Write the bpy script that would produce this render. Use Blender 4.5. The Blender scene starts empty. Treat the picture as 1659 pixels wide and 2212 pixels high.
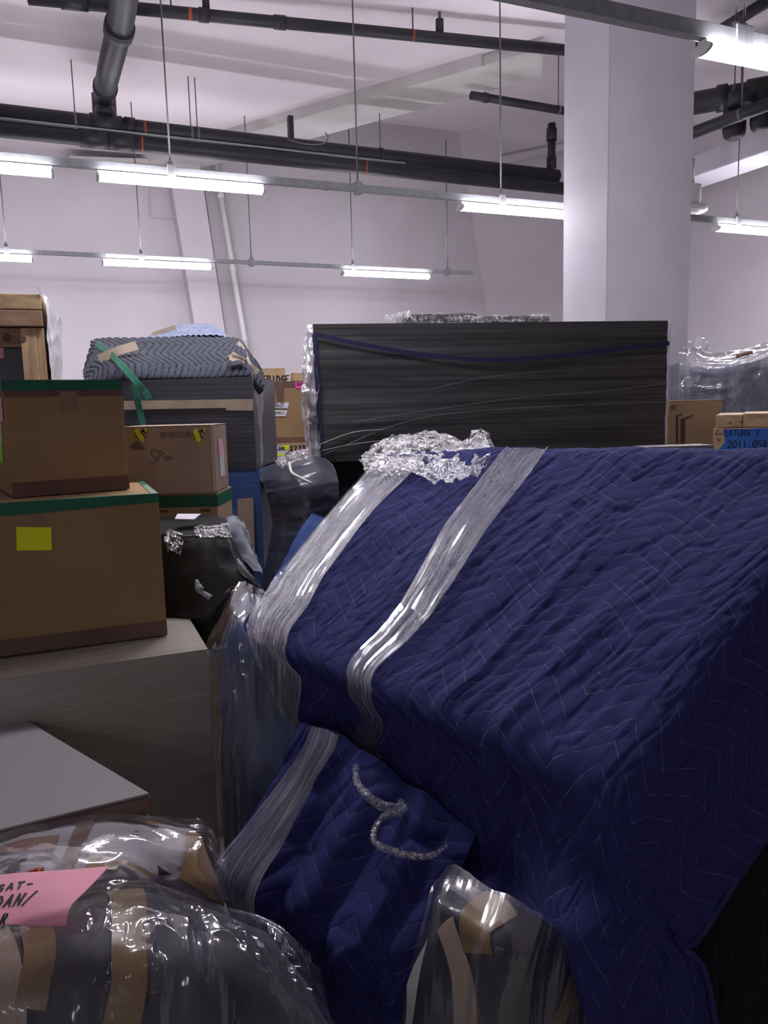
import bpy, bmesh, math, random
import numpy as np
from mathutils import Vector, Matrix
random.seed(4)
S = bpy.context.scene
COL = S.collection
# ------------------------------------------------------------------ camera, world, exposure
W_, H_ = 1659.0, 2212.0
F = 1661.0
PITCH = math.atan((1106 - 880) / F)
ROLL = math.atan(0.026)
EYE = np.array([0.0, 0.0, 1.6])
Fw = np.array([0, math.cos(PITCH), -math.sin(PITCH)])
R0 = np.array([1.0, 0, 0]); U0 = np.array([0, math.sin(PITCH), math.cos(PITCH)])
Rt = math.cos(ROLL) * R0 - math.sin(ROLL) * U0
Up = math.sin(ROLL) * R0 + math.cos(ROLL) * U0
cam = bpy.data.cameras.new('camera'); camo = bpy.data.objects.new('camera', cam); COL.objects.link(camo)
cam.sensor_fit = 'VERTICAL'; cam.sensor_height = 24.0; cam.lens = F / H_ * 24.0
cam.clip_start = 0.05; cam.clip_end = 100
m = Matrix.Identity(4)
for i in range(3):
    m[i][0] = Rt[i]; m[i][1] = Up[i]; m[i][2] = -Fw[i]; m[i][3] = EYE[i]
camo.matrix_world = m
S.camera = camo
wd = bpy.data.worlds.new('world'); S.world = wd; wd.use_nodes = True
wd.node_tree.nodes['Background'].inputs[0].default_value = (0.05, 0.05, 0.06, 1)
wd.node_tree.nodes['Background'].inputs[1].default_value = 0.2
S.view_settings.view_transform = 'Standard'; S.view_settings.look = 'None'
S.view_settings.exposure = 1.7; S.view_settings.gamma = 1.0; S.view_settings.use_curve_mapping = False
LAMP_COLOUR = (0.96, 0.93, 1.0, 1); LAMP_STRENGTH = 26.0

# ------------------------------------------------------------------ helpers: pixels to places
def ray(px, py):
    r = Fw + (px - W_ / 2) / F * Rt - (py - H_ / 2) / F * Up
    return r
def P(px, py, d):                     # point at world depth y = d
    r = ray(px, py); return EYE + r * (d / r[1])
def Hh(px, py, z):                    # point at height z
    r = ray(px, py); return EYE + r * ((z - EYE[2]) / r[2])
def proj(p):
    v = np.asarray(p) - EYE
    w = v @ Fw
    return (W_ / 2 + F * (v @ Rt) / w, H_ / 2 - F * (v @ Up) / w)
def along(p0, dirv, px, lo=-20, hi=20):   # t so that p0 + t dir lands on picture column px
    p0 = np.asarray(p0, float); dirv = np.asarray(dirv, float)
    n = ray(px, 0); n2 = ray(px, 2212); pl = np.cross(n, n2)
    return ((EYE - p0) @ pl) / (dirv @ pl)
A22 = math.radians(22.0)
DR = np.array([math.cos(A22), math.sin(A22), 0]); DN = np.array([-math.sin(A22), math.cos(A22), 0])
UZ = np.array([0, 0, 1.0])
def dirs(deg):
    a = math.radians(deg)
    return np.array([math.cos(a), math.sin(a), 0]), np.array([-math.sin(a), math.cos(a), 0])
def lin(r, g, b):
    f = lambda c: (c / 255 / 12.92) if c / 255 <= .04045 else ((c / 255 + .055) / 1.055) ** 2.4
    return (f(r), f(g), f(b), 1)

# ------------------------------------------------------------------ numpy noise
_rng = np.random.RandomState(7)
_LAT = _rng.rand(64, 64)
def n2(x, y):
    x = np.asarray(x, float); y = np.asarray(y, float)
    xi = np.floor(x).astype(int); yi = np.floor(y).astype(int)
    fx = x - xi; fy = y - yi
    fx = fx * fx * (3 - 2 * fx); fy = fy * fy * (3 - 2 * fy)
    a = _LAT[xi % 64, yi % 64]; b = _LAT[(xi + 1) % 64, yi % 64]
    c = _LAT[xi % 64, (yi + 1) % 64]; d = _LAT[(xi + 1) % 64, (yi + 1) % 64]
    return (a * (1 - fx) + b * fx) * (1 - fy) + (c * (1 - fx) + d * fx) * fy - .5
def fbm(x, y, o=3):
    s = 0; a = 1
    for k in range(o):
        s = s + a * n2(x * 2 ** k + 17.3 * k, y * 2 ** k + 5.1 * k); a *= .5
    return s
def ridged(x, y, o=3):
    s = 0; a = 1
    for k in range(o):
        s = s + a * (1 - np.abs(n2(x * 2 ** k + 9.7 * k, y * 2 ** k + 3.3 * k)) * 4).clip(-1, 1); a *= .5
    return s

# ------------------------------------------------------------------ materials
def new_mat(name):
    m = bpy.data.materials.new(name); m.use_nodes = True
    nt = m.node_tree; b = nt.nodes['Principled BSDF']
    return m, nt, b
def N(nt, t, **kw):
    n = nt.nodes.new(t)
    for k, v in kw.items(): setattr(n, k, v)
    return n
def math_n(nt, op, a, b=None, c=None):
    n = N(nt, 'ShaderNodeMath', operation=op)
    for i, v in enumerate((a, b, c)):
        if v is None: continue
        if isinstance(v, (int, float)): n.inputs[i].default_value = v
        else: nt.links.new(v, n.inputs[i])
    return n.outputs[0]
def mixc(nt, fac, a, b):
    n = N(nt, 'ShaderNodeMix', data_type='RGBA')
    for i, v in ((0, fac), (6, a), (7, b)):
        if hasattr(v, 'is_linked'): nt.links.new(v, n.inputs[i])
        else: n.inputs[i].default_value = v
    return n.outputs[2]
def coords(nt, kind='Object', scale=(1, 1, 1)):
    tc = N(nt, 'ShaderNodeTexCoord'); mp = N(nt, 'ShaderNodeMapping')
    nt.links.new(tc.outputs[kind], mp.inputs[0]); mp.inputs[3].default_value = scale
    return mp.outputs[0]
def noise(nt, vec, scale, detail=3, rough=.5):
    n = N(nt, 'ShaderNodeTexNoise'); nt.links.new(vec, n.inputs['Vector'])
    n.inputs['Scale'].default_value = scale; n.inputs['Detail'].default_value = detail
    n.inputs['Roughness'].default_value = rough
    return n.outputs[0]
def ramp(nt, fac, a, b, lo=0., hi=1.):
    n = N(nt, 'ShaderNodeMapRange'); nt.links.new(fac, n.inputs[0])
    n.inputs[1].default_value = a; n.inputs[2].default_value = b
    n.inputs[3].default_value = lo; n.inputs[4].default_value = hi
    return n.outputs[0]
def bump(nt, b, h, strength, dist=.01):
    n = N(nt, 'ShaderNodeBump'); n.inputs['Strength'].default_value = strength
    n.inputs['Distance'].default_value = dist
    nt.links.new(h, n.inputs['Height']); nt.links.new(n.outputs[0], b.inputs['Normal'])
    return n
_mats = {}
def pm(name, col, rough=.6, metal=0., var=.12, scale=5, bmp=0., bscale=120, kind='Object', stretch=(1, 1, 1), spec=.4):
    if name in _mats: return _mats[name]
    m, nt, b = new_mat(name)
    c = tuple(col[:3]) + (1,)
    b.inputs['Roughness'].default_value = rough; b.inputs['Metallic'].default_value = metal
    b.inputs['Specular IOR Level'].default_value = spec
    v = coords(nt, kind, stretch)
    if var:
        f = noise(nt, v, scale, 4)
        d = tuple(x * (1 - var) for x in c[:3]) + (1,); e = tuple(min(1, x * (1 + var)) for x in c[:3]) + (1,)
        nt.links.new(mixc(nt, ramp(nt, f, .3, .7), d, e), b.inputs['Base Color'])
    else: b.inputs['Base Color'].default_value = c
    if bmp: bump(nt, b, noise(nt, v, bscale, 3), bmp)
    _mats[name] = m; return m
def emit(name, col, st):
    m = bpy.data.materials.new(name); m.use_nodes = True; nt = m.node_tree
    nt.nodes.remove(nt.nodes['Principled BSDF']); e = N(nt, 'ShaderNodeEmission')
    e.inputs[0].default_value = col; e.inputs[1].default_value = st
    nt.links.new(e.outputs[0], nt.nodes['Material Output'].inputs[0]); return m
def quilt_mat(name, col, thread, period, amp, spacing, w=.035, swap=False, rough=.85, tmix=.8):
    """woven moving blanket with thread along the chevron seams (UV in metres)"""
    m, nt, b = new_mat(name)
    tc = N(nt, 'ShaderNodeTexCoord'); sp = N(nt, 'ShaderNodeSeparateXYZ'); nt.links.new(tc.outputs['UV'], sp.inputs[0])
    u, v = (sp.outputs[1], sp.outputs[0]) if swap else (sp.outputs[0], sp.outputs[1])
    t = math_n(nt, 'ABSOLUTE', math_n(nt, 'MULTIPLY_ADD', math_n(nt, 'FRACT', math_n(nt, 'DIVIDE', u, period)), 2., -1.))
    ph = math_n(nt, 'FRACT', math_n(nt, 'DIVIDE', math_n(nt, 'MULTIPLY_ADD', t, amp, v), spacing))
    line = math_n(nt, 'GREATER_THAN', math_n(nt, 'ABSOLUTE', math_n(nt, 'SUBTRACT', ph, .5)), .5 - w)
    vec = coords(nt, 'UV', (1, 1, 1))
    f = ramp(nt, noise(nt, vec, 28, 5, .6), .3, .7)
    d = tuple(x * .8 for x in col[:3]) + (1,); e = tuple(x * 1.22 for x in col[:3]) + (1,)
    base = mixc(nt, f, d, e)
    wear = ramp(nt, noise(nt, vec, 55, 2), .35, .6)
    nt.links.new(mixc(nt, math_n(nt, 'MULTIPLY', math_n(nt, 'MULTIPLY', line, wear), tmix), base, thread), b.inputs['Base Color'])
    b.inputs['Roughness'].default_value = rough; b.inputs['Specular IOR Level'].default_value = .2
    b.inputs['Sheen Weight'].default_value = .0
    bump(nt, b, noise(nt, coords(nt, 'UV', (1, 1, 1)), 420, 2), .25, .002)
    return m
def film_mat(name, tint=(.82, .82, .9), lo=.12, hi=.75, su=70, sv=4, rough=.13, bmp=.6, kind='UV', cut=(.35, .72), dist=.006, gloss=.55):
    """thin clear stretch film: mostly see-through, milky where it is gathered into strands"""
    m, nt, b = new_mat(name)
    b.inputs['Base Color'].default_value = tuple(tint) + (1,); b.inputs['Roughness'].default_value = rough
    b.inputs['Specular IOR Level'].default_value = 1.0
    v = coords(nt, kind, (su, sv, sv))
    f = noise(nt, v, 1, 4, .6)
    v2 = coords(nt, kind, (su * 2.7, sv * 2.3, sv * 2.3)); g = noise(nt, v2, 1, 3, .6)
    h = math_n(nt, 'ADD', f, math_n(nt, 'MULTIPLY', g, .5))
    bn = bump(nt, b, h, bmp, dist)
    fac = ramp(nt, h, cut[0] * 1.5, cut[1] * 1.5, lo, hi)
    broad = noise(nt, coords(nt, kind, (su * .17, sv * .8, sv * .8)), 1, 2)
    fac = math_n(nt, 'MULTIPLY', fac, ramp(nt, broad, .32, .66, .45, 1.25))
    tr = N(nt, 'ShaderNodeBsdfTransparent'); tr.inputs[0].default_value = (.97, .97, .98, 1)
    mx = N(nt, 'ShaderNodeMixShader'); nt.links.new(fac, mx.inputs[0]); nt.links.new(tr.outputs[0], mx.inputs[1])
    nt.links.new(b.outputs[0], mx.inputs[2])
    gl = N(nt, 'ShaderNodeBsdfGlossy'); gl.inputs['Roughness'].default_value = rough; nt.links.new(bn.outputs[0], gl.inputs['Normal'])
    fr = N(nt, 'ShaderNodeFresnel'); fr.inputs[0].default_value = 1.5; nt.links.new(bn.outputs[0], fr.inputs['Normal'])
    m2 = N(nt, 'ShaderNodeMixShader'); nt.links.new(math_n(nt, 'MINIMUM', math_n(nt, 'MULTIPLY', fr.outputs[0], gloss), .4), m2.inputs[0])
    nt.links.new(mx.outputs[0], m2.inputs[1]); nt.links.new(gl.outputs[0], m2.inputs[2])
    nt.links.new(m2.outputs[0], nt.nodes['Material Output'].inputs[0])
    return m
def wrapped_mat(name, col, streak, su=3, sv=40, rough=.28, amt=.35, bmp=.5, dist=.004, cut=(.5, .75), coat=.5):
    """a body tightly wrapped in film: its own colour under a glossy streaky skin (UV in metres)"""
    m, nt, b = new_mat(name)
    v = coords(nt, 'UV', (su, sv, 1)); f = noise(nt, v, 1, 5, .65)
    v2 = coords(nt, 'UV', (su * .6, sv * 2.2, 1)); g = noise(nt, v2, 1, 4, .7)
    h = math_n(nt, 'ADD', f, math_n(nt, 'MULTIPLY', g, .6))
    nt.links.new(mixc(nt, ramp(nt, h, cut[0] * 1.6, cut[1] * 1.6, 0, amt), tuple(col[:3]) + (1,), tuple(streak[:3]) + (1,)), b.inputs['Base Color'])
    b.inputs['Roughness'].default_value = .55; b.inputs['Coat Weight'].default_value = coat; b.inputs['Coat Roughness'].default_value = rough
    n = bump(nt, b, h, bmp, dist); nt.links.new(n.outputs[0], b.inputs['Coat Normal'])
    return m
def wood_mat(name, col, axis=0, rough=.6):
    m, nt, b = new_mat(name)
    st = [14, 14, 14]; st[axis] = 1.5
    f = noise(nt, coords(nt, 'Object', tuple(st)), 2.2, 5, .6)
    d = tuple(x * .62 for x in col[:3]) + (1,); e = tuple(min(1, x * 1.25) for x in col[:3]) + (1,)
    nt.links.new(mixc(nt, ramp(nt, f, .3, .7), d, e), b.inputs['Base Color'])
    b.inputs['Roughness'].default_value = rough; bump(nt, b, f, .2, .003)
    return m
WALLC = (.55, .51, .55)
M = {}
M['wall'] = pm('wall_paint', WALLC, .7, var=.05, scale=1.2, bmp=.05, bscale=40)
M['ceiling'] = pm('ceiling_paint', (.68, .62, .66), .85, var=.06, scale=.9, bmp=.08, bscale=25)
M['soffit'] = pm('soffit_paint', (.50, .48, .47), .7, var=.12, scale=3)
M['pillar'] = pm('pillar_paint', (.50, .485, .545), .62, var=.05, scale=2.2, bmp=.12, bscale=6)
M['floor'] = pm('concrete', (.30, .29, .28), .7, var=.2, scale=2)
M['pipe'] = pm('black_pipe_plastic', (.022, .021, .026), .5, var=.25, scale=4)
M['redband'] = pm('red_print', (.30, .05, .035), .6, var=.1)
M['steel'] = pm('galvanised_steel', (.30, .31, .33), .5, metal=.2, var=.12, scale=20)
M['rod'] = pm('rod_steel', (.16, .155, .16), .5, metal=.5, var=.1)
M['lampbody'] = pm('lamp_housing', (.62, .62, .64), .5, var=.05)
M['lens'] = emit('lamp_lens', LAMP_COLOUR, LAMP_STRENGTH)
CARD = (.335, .215, .110)
M['card'] = pm('cardboard', CARD, .85, var=.09, scale=3, bmp=.08, bscale=160, spec=.15)
M['card2'] = pm('cardboard_pale', (.42, .32, .25), .85, var=.1, scale=4, bmp=.1, bscale=120, spec=.15)
M['cardlight'] = pm('cardboard_tan', (.50, .36, .22), .85, var=.08, scale=4, spec=.15)
M['browntape'] = pm('brown_tape', (.16, .095, .075), .28, var=.15, scale=6, spec=.4)
M['tan'] = pm('tan_tape', (.25, .165, .07), .3, var=.15, scale=9, bmp=.1, bscale=30, spec=.5)
M['masking'] = pm('masking_tape', (.46, .37, .28), .6, var=.15, scale=12)
M['green'] = pm('green_tape', (.012, .135, .072), .45, var=.12, scale=6)
M['strap'] = pm('green_strap', (.05, .25, .16), .5, var=.1, scale=12)
M['yellow'] = pm('yellow_note', (.92, 1.0, .02), .8, var=.05)
M['hazard'] = pm('hazard_yellow', (.85, .75, .05), .6, var=.05)
M['pink'] = pm('pink_paper', (.95, .42, .52), .75, var=.05, scale=10)
M['magenta'] = pm('magenta_note', (.85, .08, .40), .75, var=.05)
M['lime'] = pm('lime_note', (.35, .85, .10), .75, var=.05)
M['white'] = pm('white_paper', (.72, .69, .74), .7, var=.08, scale=14)
M['ink'] = pm('black_ink', (.012, .012, .014), .6, var=0)
M['inkgrey'] = pm('grey_ink', (.10, .10, .12), .7, var=0)
M['bluetape'] = pm('blue_tape', (.035, .14, .52), .6, var=.12, scale=12)
M['bluestrap'] = pm('blue_strap', (.022, .023, .085), .6, var=.1)
M['wood'] = wood_mat('pine_along', (.50, .34, .20), 0)
M['woodv'] = wood_mat('pine_upright', (.52, .36, .21), 2)
M['woodd'] = wood_mat('pine_dark', (.34, .21, .13), 0)
M['knot'] = pm('wood_knot', (.13, .075, .05), .7, var=.2, scale=40)
M['black'] = pm('dark_core', (.014, .014, .018), .8, var=.2)
M['blue'] = quilt_mat('blue_moving_blanket', (.027, .030, .132), (.18, .19, .30, 1), .22, .105, .060, w=.017)
M['blue2'] = quilt_mat('blue_bundle_blanket', (.026, .029, .135), (.15, .16, .27, 1), .16, .075, .046, w=.017)
M['greyq'] = quilt_mat('grey_moving_blanket', (.070, .076, .100), (.012, .012, .018, 1), .22, .05, .030, w=.13, swap=True, tmix=.9)
M['greyq2'] = quilt_mat('pale_moving_blanket', (.28, .32, .46), (.2, .22, .3, 1), .16, .04, .028, w=.06, swap=True, tmix=.5)
M['blackq'] = quilt_mat('black_moving_blanket', (.012, .013, .016), (.028, .028, .026, 1), 3.0, .03, .035, w=.05, swap=True)
M['film'] = film_mat('stretch_film_band', tint=(.95, .94, 1.), lo=.16, hi=.95, su=200, sv=5.0, rough=.07, bmp=1.0, dist=.016, cut=(.46, .72))
M['filmlight'] = film_mat('stretch_film_light', tint=(.95, .94, 1.), lo=.10, hi=.95, su=190, sv=4.0, rough=.06, bmp=1.0, dist=.016, cut=(.50, .71))
M['filmx'] = film_mat('stretch_film_crumple', tint=(.92, .92, .98), lo=.06, hi=.95, su=34, sv=34, rough=.05, bmp=1., dist=.02, cut=(.46, .74))
M['filmside'] = film_mat('stretch_film_side', lo=.16, hi=.62, su=16, sv=10, rough=.07, bmp=.9)
M['filmthin'] = film_mat('stretch_film_thin', lo=.03, hi=.30, su=5, sv=45, bmp=.5)
M['filmclear'] = film_mat('clear_bag_film', tint=(.62, .63, .72), lo=.05, hi=.34, su=9, sv=2.2, rough=.06, bmp=.7, dist=.02, cut=(.42, .75))
M['filmbag'] = film_mat('milky_bag_film', tint=(.36, .35, .40), lo=.07, hi=.42, su=12, sv=2.2, rough=.09, bmp=.30, dist=.03, gloss=.28, cut=(.40, .68))
M['filmcloud'] = film_mat('cloudy_film', tint=(.30, .29, .33), lo=.06, hi=.30, su=9, sv=2, rough=.2, bmp=.4, dist=.02, gloss=.25)
M['blackwrap'] = wrapped_mat('black_wrapped_box', (.019, .019, .022), (.17, .165, .17), su=.55, sv=34, rough=.3, amt=.62, cut=(.40, .72))
M['greywrap'] = wrapped_mat('grey_wrapped_bundle', (.040, .042, .060), (.15, .15, .18), su=1.2, sv=36, rough=.3, amt=.35)
M['bluewrap'] = wrapped_mat('blue_wrapped_bundle', (.035, .09, .30), (.16, .22, .42), su=5, sv=30, rough=.3, amt=.4)
M['paperwrap'] = wrapped_mat('paper_wrapped_box', (.37, .335, .285), (.56, .53, .50), su=3, sv=22, rough=.2, amt=.6, bmp=.7)
M['panelwrap'] = wrapped_mat('blue_panel_wrap', (.028, .060, .155), (.10, .14, .26), su=9, sv=3, rough=.12, amt=.3, bmp=.6)
M['bagblack'] = wrapped_mat('black_bag_plastic', (.006, .006, .008), (.02, .02, .028), su=10, sv=8, rough=.10, amt=.2, bmp=.5, dist=.006, coat=.3)
M['navywrap'] = wrapped_mat('navy_wrapped', (.012, .016, .036), (.06, .07, .11), su=6, sv=14, rough=.10, amt=.25, bmp=.7)
M['darkwrap'] = wrapped_mat('slate_wrapped', (.050, .053, .085), (.25, .26, .33), su=5, sv=9, rough=.09, amt=.4, bmp=.7, dist=.01)
M['whitewrap'] = wrapped_mat('white_wrapped_board', (.25, .235, .25), (.5, .48, .5), su=4, sv=20, rough=.4, amt=.4, bmp=.3)
M['foam'] = pm('grey_foam_sheet', (.36, .38, .44), .8, var=.12, scale=14, bmp=.3, bscale=30)
M['pvc'] = pm('white_pvc', (.74, .72, .73), .45, var=.04)
M['ivory'] = pm('ivory_plastic', (.70, .68, .63), .5, var=.05)

# ------------------------------------------------------------------ mesh helpers
def tag(o, label, cat, group=None, kind=None):
    o['label'] = label; o['category'] = cat
    if group: o['group'] = group
    if kind: o['kind'] = kind
    return o
def thing(name, label, cat, loc=(0, 0, 0), group=None):
    o = bpy.data.objects.new(name, None); COL.objects.link(o); o.location = [float(x) for x in loc]
    o.empty_display_size = .1
    return tag(o, label, cat, group)
def link(name, me, mat, parent=None):
    o = bpy.data.objects.new(name, me); COL.objects.link(o)
    if mat is not None and not me.materials: me.materials.append(mat)
    if parent is not None:
        o.parent = parent
        l = parent.location if parent.parent is None else Vector((0, 0, 0))
        o.matrix_parent_inverse = Matrix.Translation(-l)
    return o
def raw(name, verts, faces, mat, parent=None, uv=None, smooth=False):
    me = bpy.data.meshes.new(name)
    me.from_pydata([tuple(map(float, v)) for v in verts], [], [tuple(map(int, f)) for f in faces]); me.update()
    if uv is not None:
        l = me.uv_layers.new(name='UVMap'); idx = np.empty(len(me.loops), int); me.loops.foreach_get('vertex_index', idx)
        l.data.foreach_set('uv', np.asarray(uv, float)[idx].ravel())
    if smooth: me.polygons.foreach_set('use_smooth', [True] * len(me.polygons))
    return link(name, me, mat, parent)
def gridfaces(nv, nu):
    i = np.arange(nv - 1)[:, None] * nu + np.arange(nu - 1)[None, :]
    return np.stack([i, i + 1, i + nu + 1, i + nu], -1).reshape(-1, 4)
def npmesh(name, V, Fc, mat, parent=None, uv=None, smooth=True):
    V = np.asarray(V, float).reshape(-1, 3); Fc = np.asarray(Fc, np.int32)
    me = bpy.data.meshes.new(name)
    me.vertices.add(len(V)); me.vertices.foreach_set('co', V.ravel())
    me.loops.add(Fc.size); me.loops.foreach_set('vertex_index', Fc.ravel())
    me.polygons.add(len(Fc)); me.polygons.foreach_set('loop_start', np.arange(0, Fc.size, 4))
    if smooth: me.polygons.foreach_set('use_smooth', np.ones(len(Fc), bool))
    if uv is not None:
        l = me.uv_layers.new(name='UVMap'); l.data.foreach_set('uv', np.asarray(uv, float).reshape(-1, 2)[Fc.ravel()].ravel())
    me.update(calc_edges=True); me.validate()
    return link(name, me, mat, parent)
def obox(name, c0, ux, uy, w, d, h, mat, parent=None, bev=.004, uz=UZ):
    """box from its front-left-bottom corner, front along ux, going back along uy"""
    bm = bmesh.new()
    q = []
    for k in (0, h):
        for (a, b) in ((0, 0), (w, 0), (w, d), (0, d)):
            q.append(bm.verts.new(np.asarray(c0) + a * np.asarray(ux) + b * np.asarray(uy) + k * np.asarray(uz)))
    for f in ((0, 3, 2, 1), (4, 5, 6, 7), (0, 1, 5, 4), (1, 2, 6, 5), (2, 3, 7, 6), (3, 0, 4, 7)):
        bm.faces.new([q[i] for i in f])
    bmesh.ops.recalc_face_normals(bm, faces=bm.faces)
    if bev: bmesh.ops.bevel(bm, geom=list(bm.edges), offset=min(bev, .45 * min(w, d, h)), segments=2, affect='EDGES', profile=.6)
    me = bpy.data.meshes.new(name); bm.to_mesh(me); bm.free()
    return link(name, me, mat, parent)
def prism(name, bottom, top, mat, parent=None, bev=0.):
    bm = bmesh.new(); n = len(bottom)
    a = [bm.verts.new(p) for p in bottom]; b = [bm.verts.new(p) for p in top]
    bm.faces.new(a[::-1]); bm.faces.new(b)
    for i in range(n): bm.faces.new((a[i], a[(i + 1) % n], b[(i + 1) % n], b[i]))
    bmesh.ops.recalc_face_normals(bm, faces=bm.faces)
    if bev: bmesh.ops.bevel(bm, geom=list(bm.edges), offset=bev, segments=2, affect='EDGES')
    me = bpy.data.meshes.new(name); bm.to_mesh(me); bm.free()
    return link(name, me, mat, parent)
def bar(name, a, b, w, h, mat, parent=None, bev=.002):
    a = np.asarray(a, float); b = np.asarray(b, float); d = b - a; L = np.linalg.norm(d); d = d / L
    s = np.cross(d, UZ); s = s / np.linalg.norm(s); u = np.cross(s, d)
    return obox(name, a - s * w / 2 - u * h / 2, d, s, L, w, h, mat, parent, bev, u)
def tube(name, pts, r, mat, parent=None, n=14, closed_ends=True, jitter=0.):
    pts = [np.asarray(p, float) for p in pts]
    rs = r if isinstance(r, (list, tuple)) else [r] * len(pts)
    V = []; Fc = []; uv = []
    t0 = pts[1] - pts[0]; ref = np.array([0, 0, 1.]) if abs(t0[2]) < .9 * np.linalg.norm(t0) else np.array([1., 0, 0])
    for i, p in enumerate(pts):
        t = pts[min(i + 1, len(pts) - 1)] - pts[max(i - 1, 0)]; t = t / np.linalg.norm(t)
        s = np.cross(t, ref); s /= np.linalg.norm(s); u = np.cross(s, t); ref = u
        for k in range(n):
            a = 2 * math.pi * k / n
            rr = rs[i] * (1 + jitter * (random.random() - .5))
            V.append(p + rr * (math.cos(a) * s + math.sin(a) * u)); uv.append((k / n * .1, i * .02))
    for i in range(len(pts) - 1):
        for k in range(n):
            Fc.append((i * n + k, i * n + (k + 1) % n, (i + 1) * n + (k + 1) % n, (i + 1) * n + k))
    if closed_ends:
        Fc.append(tuple(range(n))[::-1]); Fc.append(tuple(range((len(pts) - 1) * n, len(pts) * n)))
    o = raw(name, V, Fc, mat, parent, uv, smooth=False)
    for p in o.data.polygons: p.use_smooth = len(p.vertices) == 4
    return o
def curve_pts(ctrl, n):
    c = np.asarray(ctrl, float); t = np.linspace(0, len(c) - 1, n); return crom(c, t)
def crom(c, t):
    """Catmull-Rom along axis 0"""
    n = len(c); i = np.clip(np.floor(t).astype(int), 0, n - 2); f = (t - i)
    f = f.reshape((-1,) + (1,) * (c.ndim - 1))
    ext = np.concatenate([2 * c[:1] - c[1:2], c, 2 * c[-1:] - c[-2:-1]], 0)
    p0, p1, p2, p3 = ext[i], ext[i + 1], ext[i + 2], ext[i + 3]
    return .5 * ((2 * p1) + (-p0 + p2) * f + (2 * p0 - 5 * p1 + 4 * p2 - p3) * f ** 2 + (-p0 + 3 * p1 - 3 * p2 + p3) * f ** 3)
class Net:
    """smooth sheet through a net of places; rows run across (u), columns run down (v)"""
    def __init__(s, net, nu, nv, px=True):
        c = np.array([[P(*q) if px else q for q in row] for row in net], float)
        s.rows, s.cols = c.shape[:2]
        du = np.linalg.norm(np.diff(c, axis=1), axis=2).mean(0); dv = np.linalg.norm(np.diff(c, axis=0), axis=2).mean(1)
        cu = np.concatenate([[0], np.cumsum(du)]); cv = np.concatenate([[0], np.cumsum(dv)])
        U = np.linspace(0, cu[-1], nu); Vv = np.linspace(0, cv[-1], nv)
        tu = np.interp(U, cu, np.arange(s.cols)); tv = np.interp(Vv, cv, np.arange(s.rows))
        g = crom(c, tv); g = crom(np.swapaxes(g, 0, 1), tu); g = np.swapaxes(g, 0, 1)
        s.G = g; s.nu, s.nv = nu, nv; s.L = (cu[-1], cv[-1])
        s.U, s.V = np.meshgrid(U, Vv); s.cu, s.cv = cu, cv
        s.Nn = s.normals(g); s.flip = (s.Nn * (EYE - g)).sum(-1).mean() < 0
        if s.flip: s.Nn = -s.Nn
    @staticmethod
    def normals(g):
        a = np.gradient(g, axis=1); b = np.gradient(g, axis=0); n = np.cross(a, b)
        return n / (np.linalg.norm(n, axis=-1, keepdims=True) + 1e-12)
    def disp(s, h): return s.G + s.Nn * h[..., None]
    def faces(s):
        f = gridfaces(s.nv, s.nu); return f if s.flip else f[:, ::-1]
    def uv(s): return np.stack([s.U, s.V], -1)
    def sample(s, A, u, v):
        """bilinear read of array A at metres u, v"""
        x = np.clip(np.asarray(u) / s.L[0] * (s.nu - 1), 0, s.nu - 1.001); y = np.clip(np.asarray(v) / s.L[1] * (s.nv - 1), 0, s.nv - 1.001)
        i = x.astype(int); j = y.astype(int); fx = (x - i)[..., None]; fy = (y - j)[..., None]
        return (A[j, i] * (1 - fx) + A[j, i + 1] * fx) * (1 - fy) + (A[j + 1, i] * (1 - fx) + A[j + 1, i + 1] * fx) * fy
def chev(U, V, period, amp, spacing, swap=False):
    if swap: U, V = V, U
    t = np.abs(((U / period) % 1) * 2 - 1); return (V + amp * t) / spacing
def net_close(name, net, h, mat, parent, back=.25, uv=True, inset=.9, bdir=(0, 1, 0)):
    """sheet closed at the back into a solid body"""
    G = net.disp(h); nv, nu = net.nv, net.nu
    V = G.reshape(-1, 3); Fs = list(map(tuple, net.faces()))
    ring = [(0, i) for i in range(nu)] + [(j, nu - 1) for j in range(1, nv)] + [(nv - 1, i) for i in range(nu - 2, -1, -1)] + [(j, 0) for j in range(nv - 2, 0, -1)]
    idx = [j * nu + i for j, i in ring]; c = V[idx].mean(0); b0 = len(V); k = len(idx)
    bk = c + (V[idx] - c) * inset + np.asarray(bdir, float) * back
    V = np.vstack([V, bk, bk.mean(0)[None]])
    for i in range(k):
        q = (idx[i], idx[(i + 1) % k], b0 + (i + 1) % k, b0 + i); Fs.append(q if net.flip else q[::-1])
    uvs = np.vstack([net.uv().reshape(-1, 2), net.uv().reshape(-1, 2)[idx], [[0, 0]]])
    Fs += [(b0 + i, b0 + (i + 1) % k, b0 + k) if net.flip else (b0 + (i + 1) % k, b0 + i, b0 + k) for i in range(k)]
    return raw(name, V, Fs, mat, parent, uvs, smooth=True)
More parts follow.
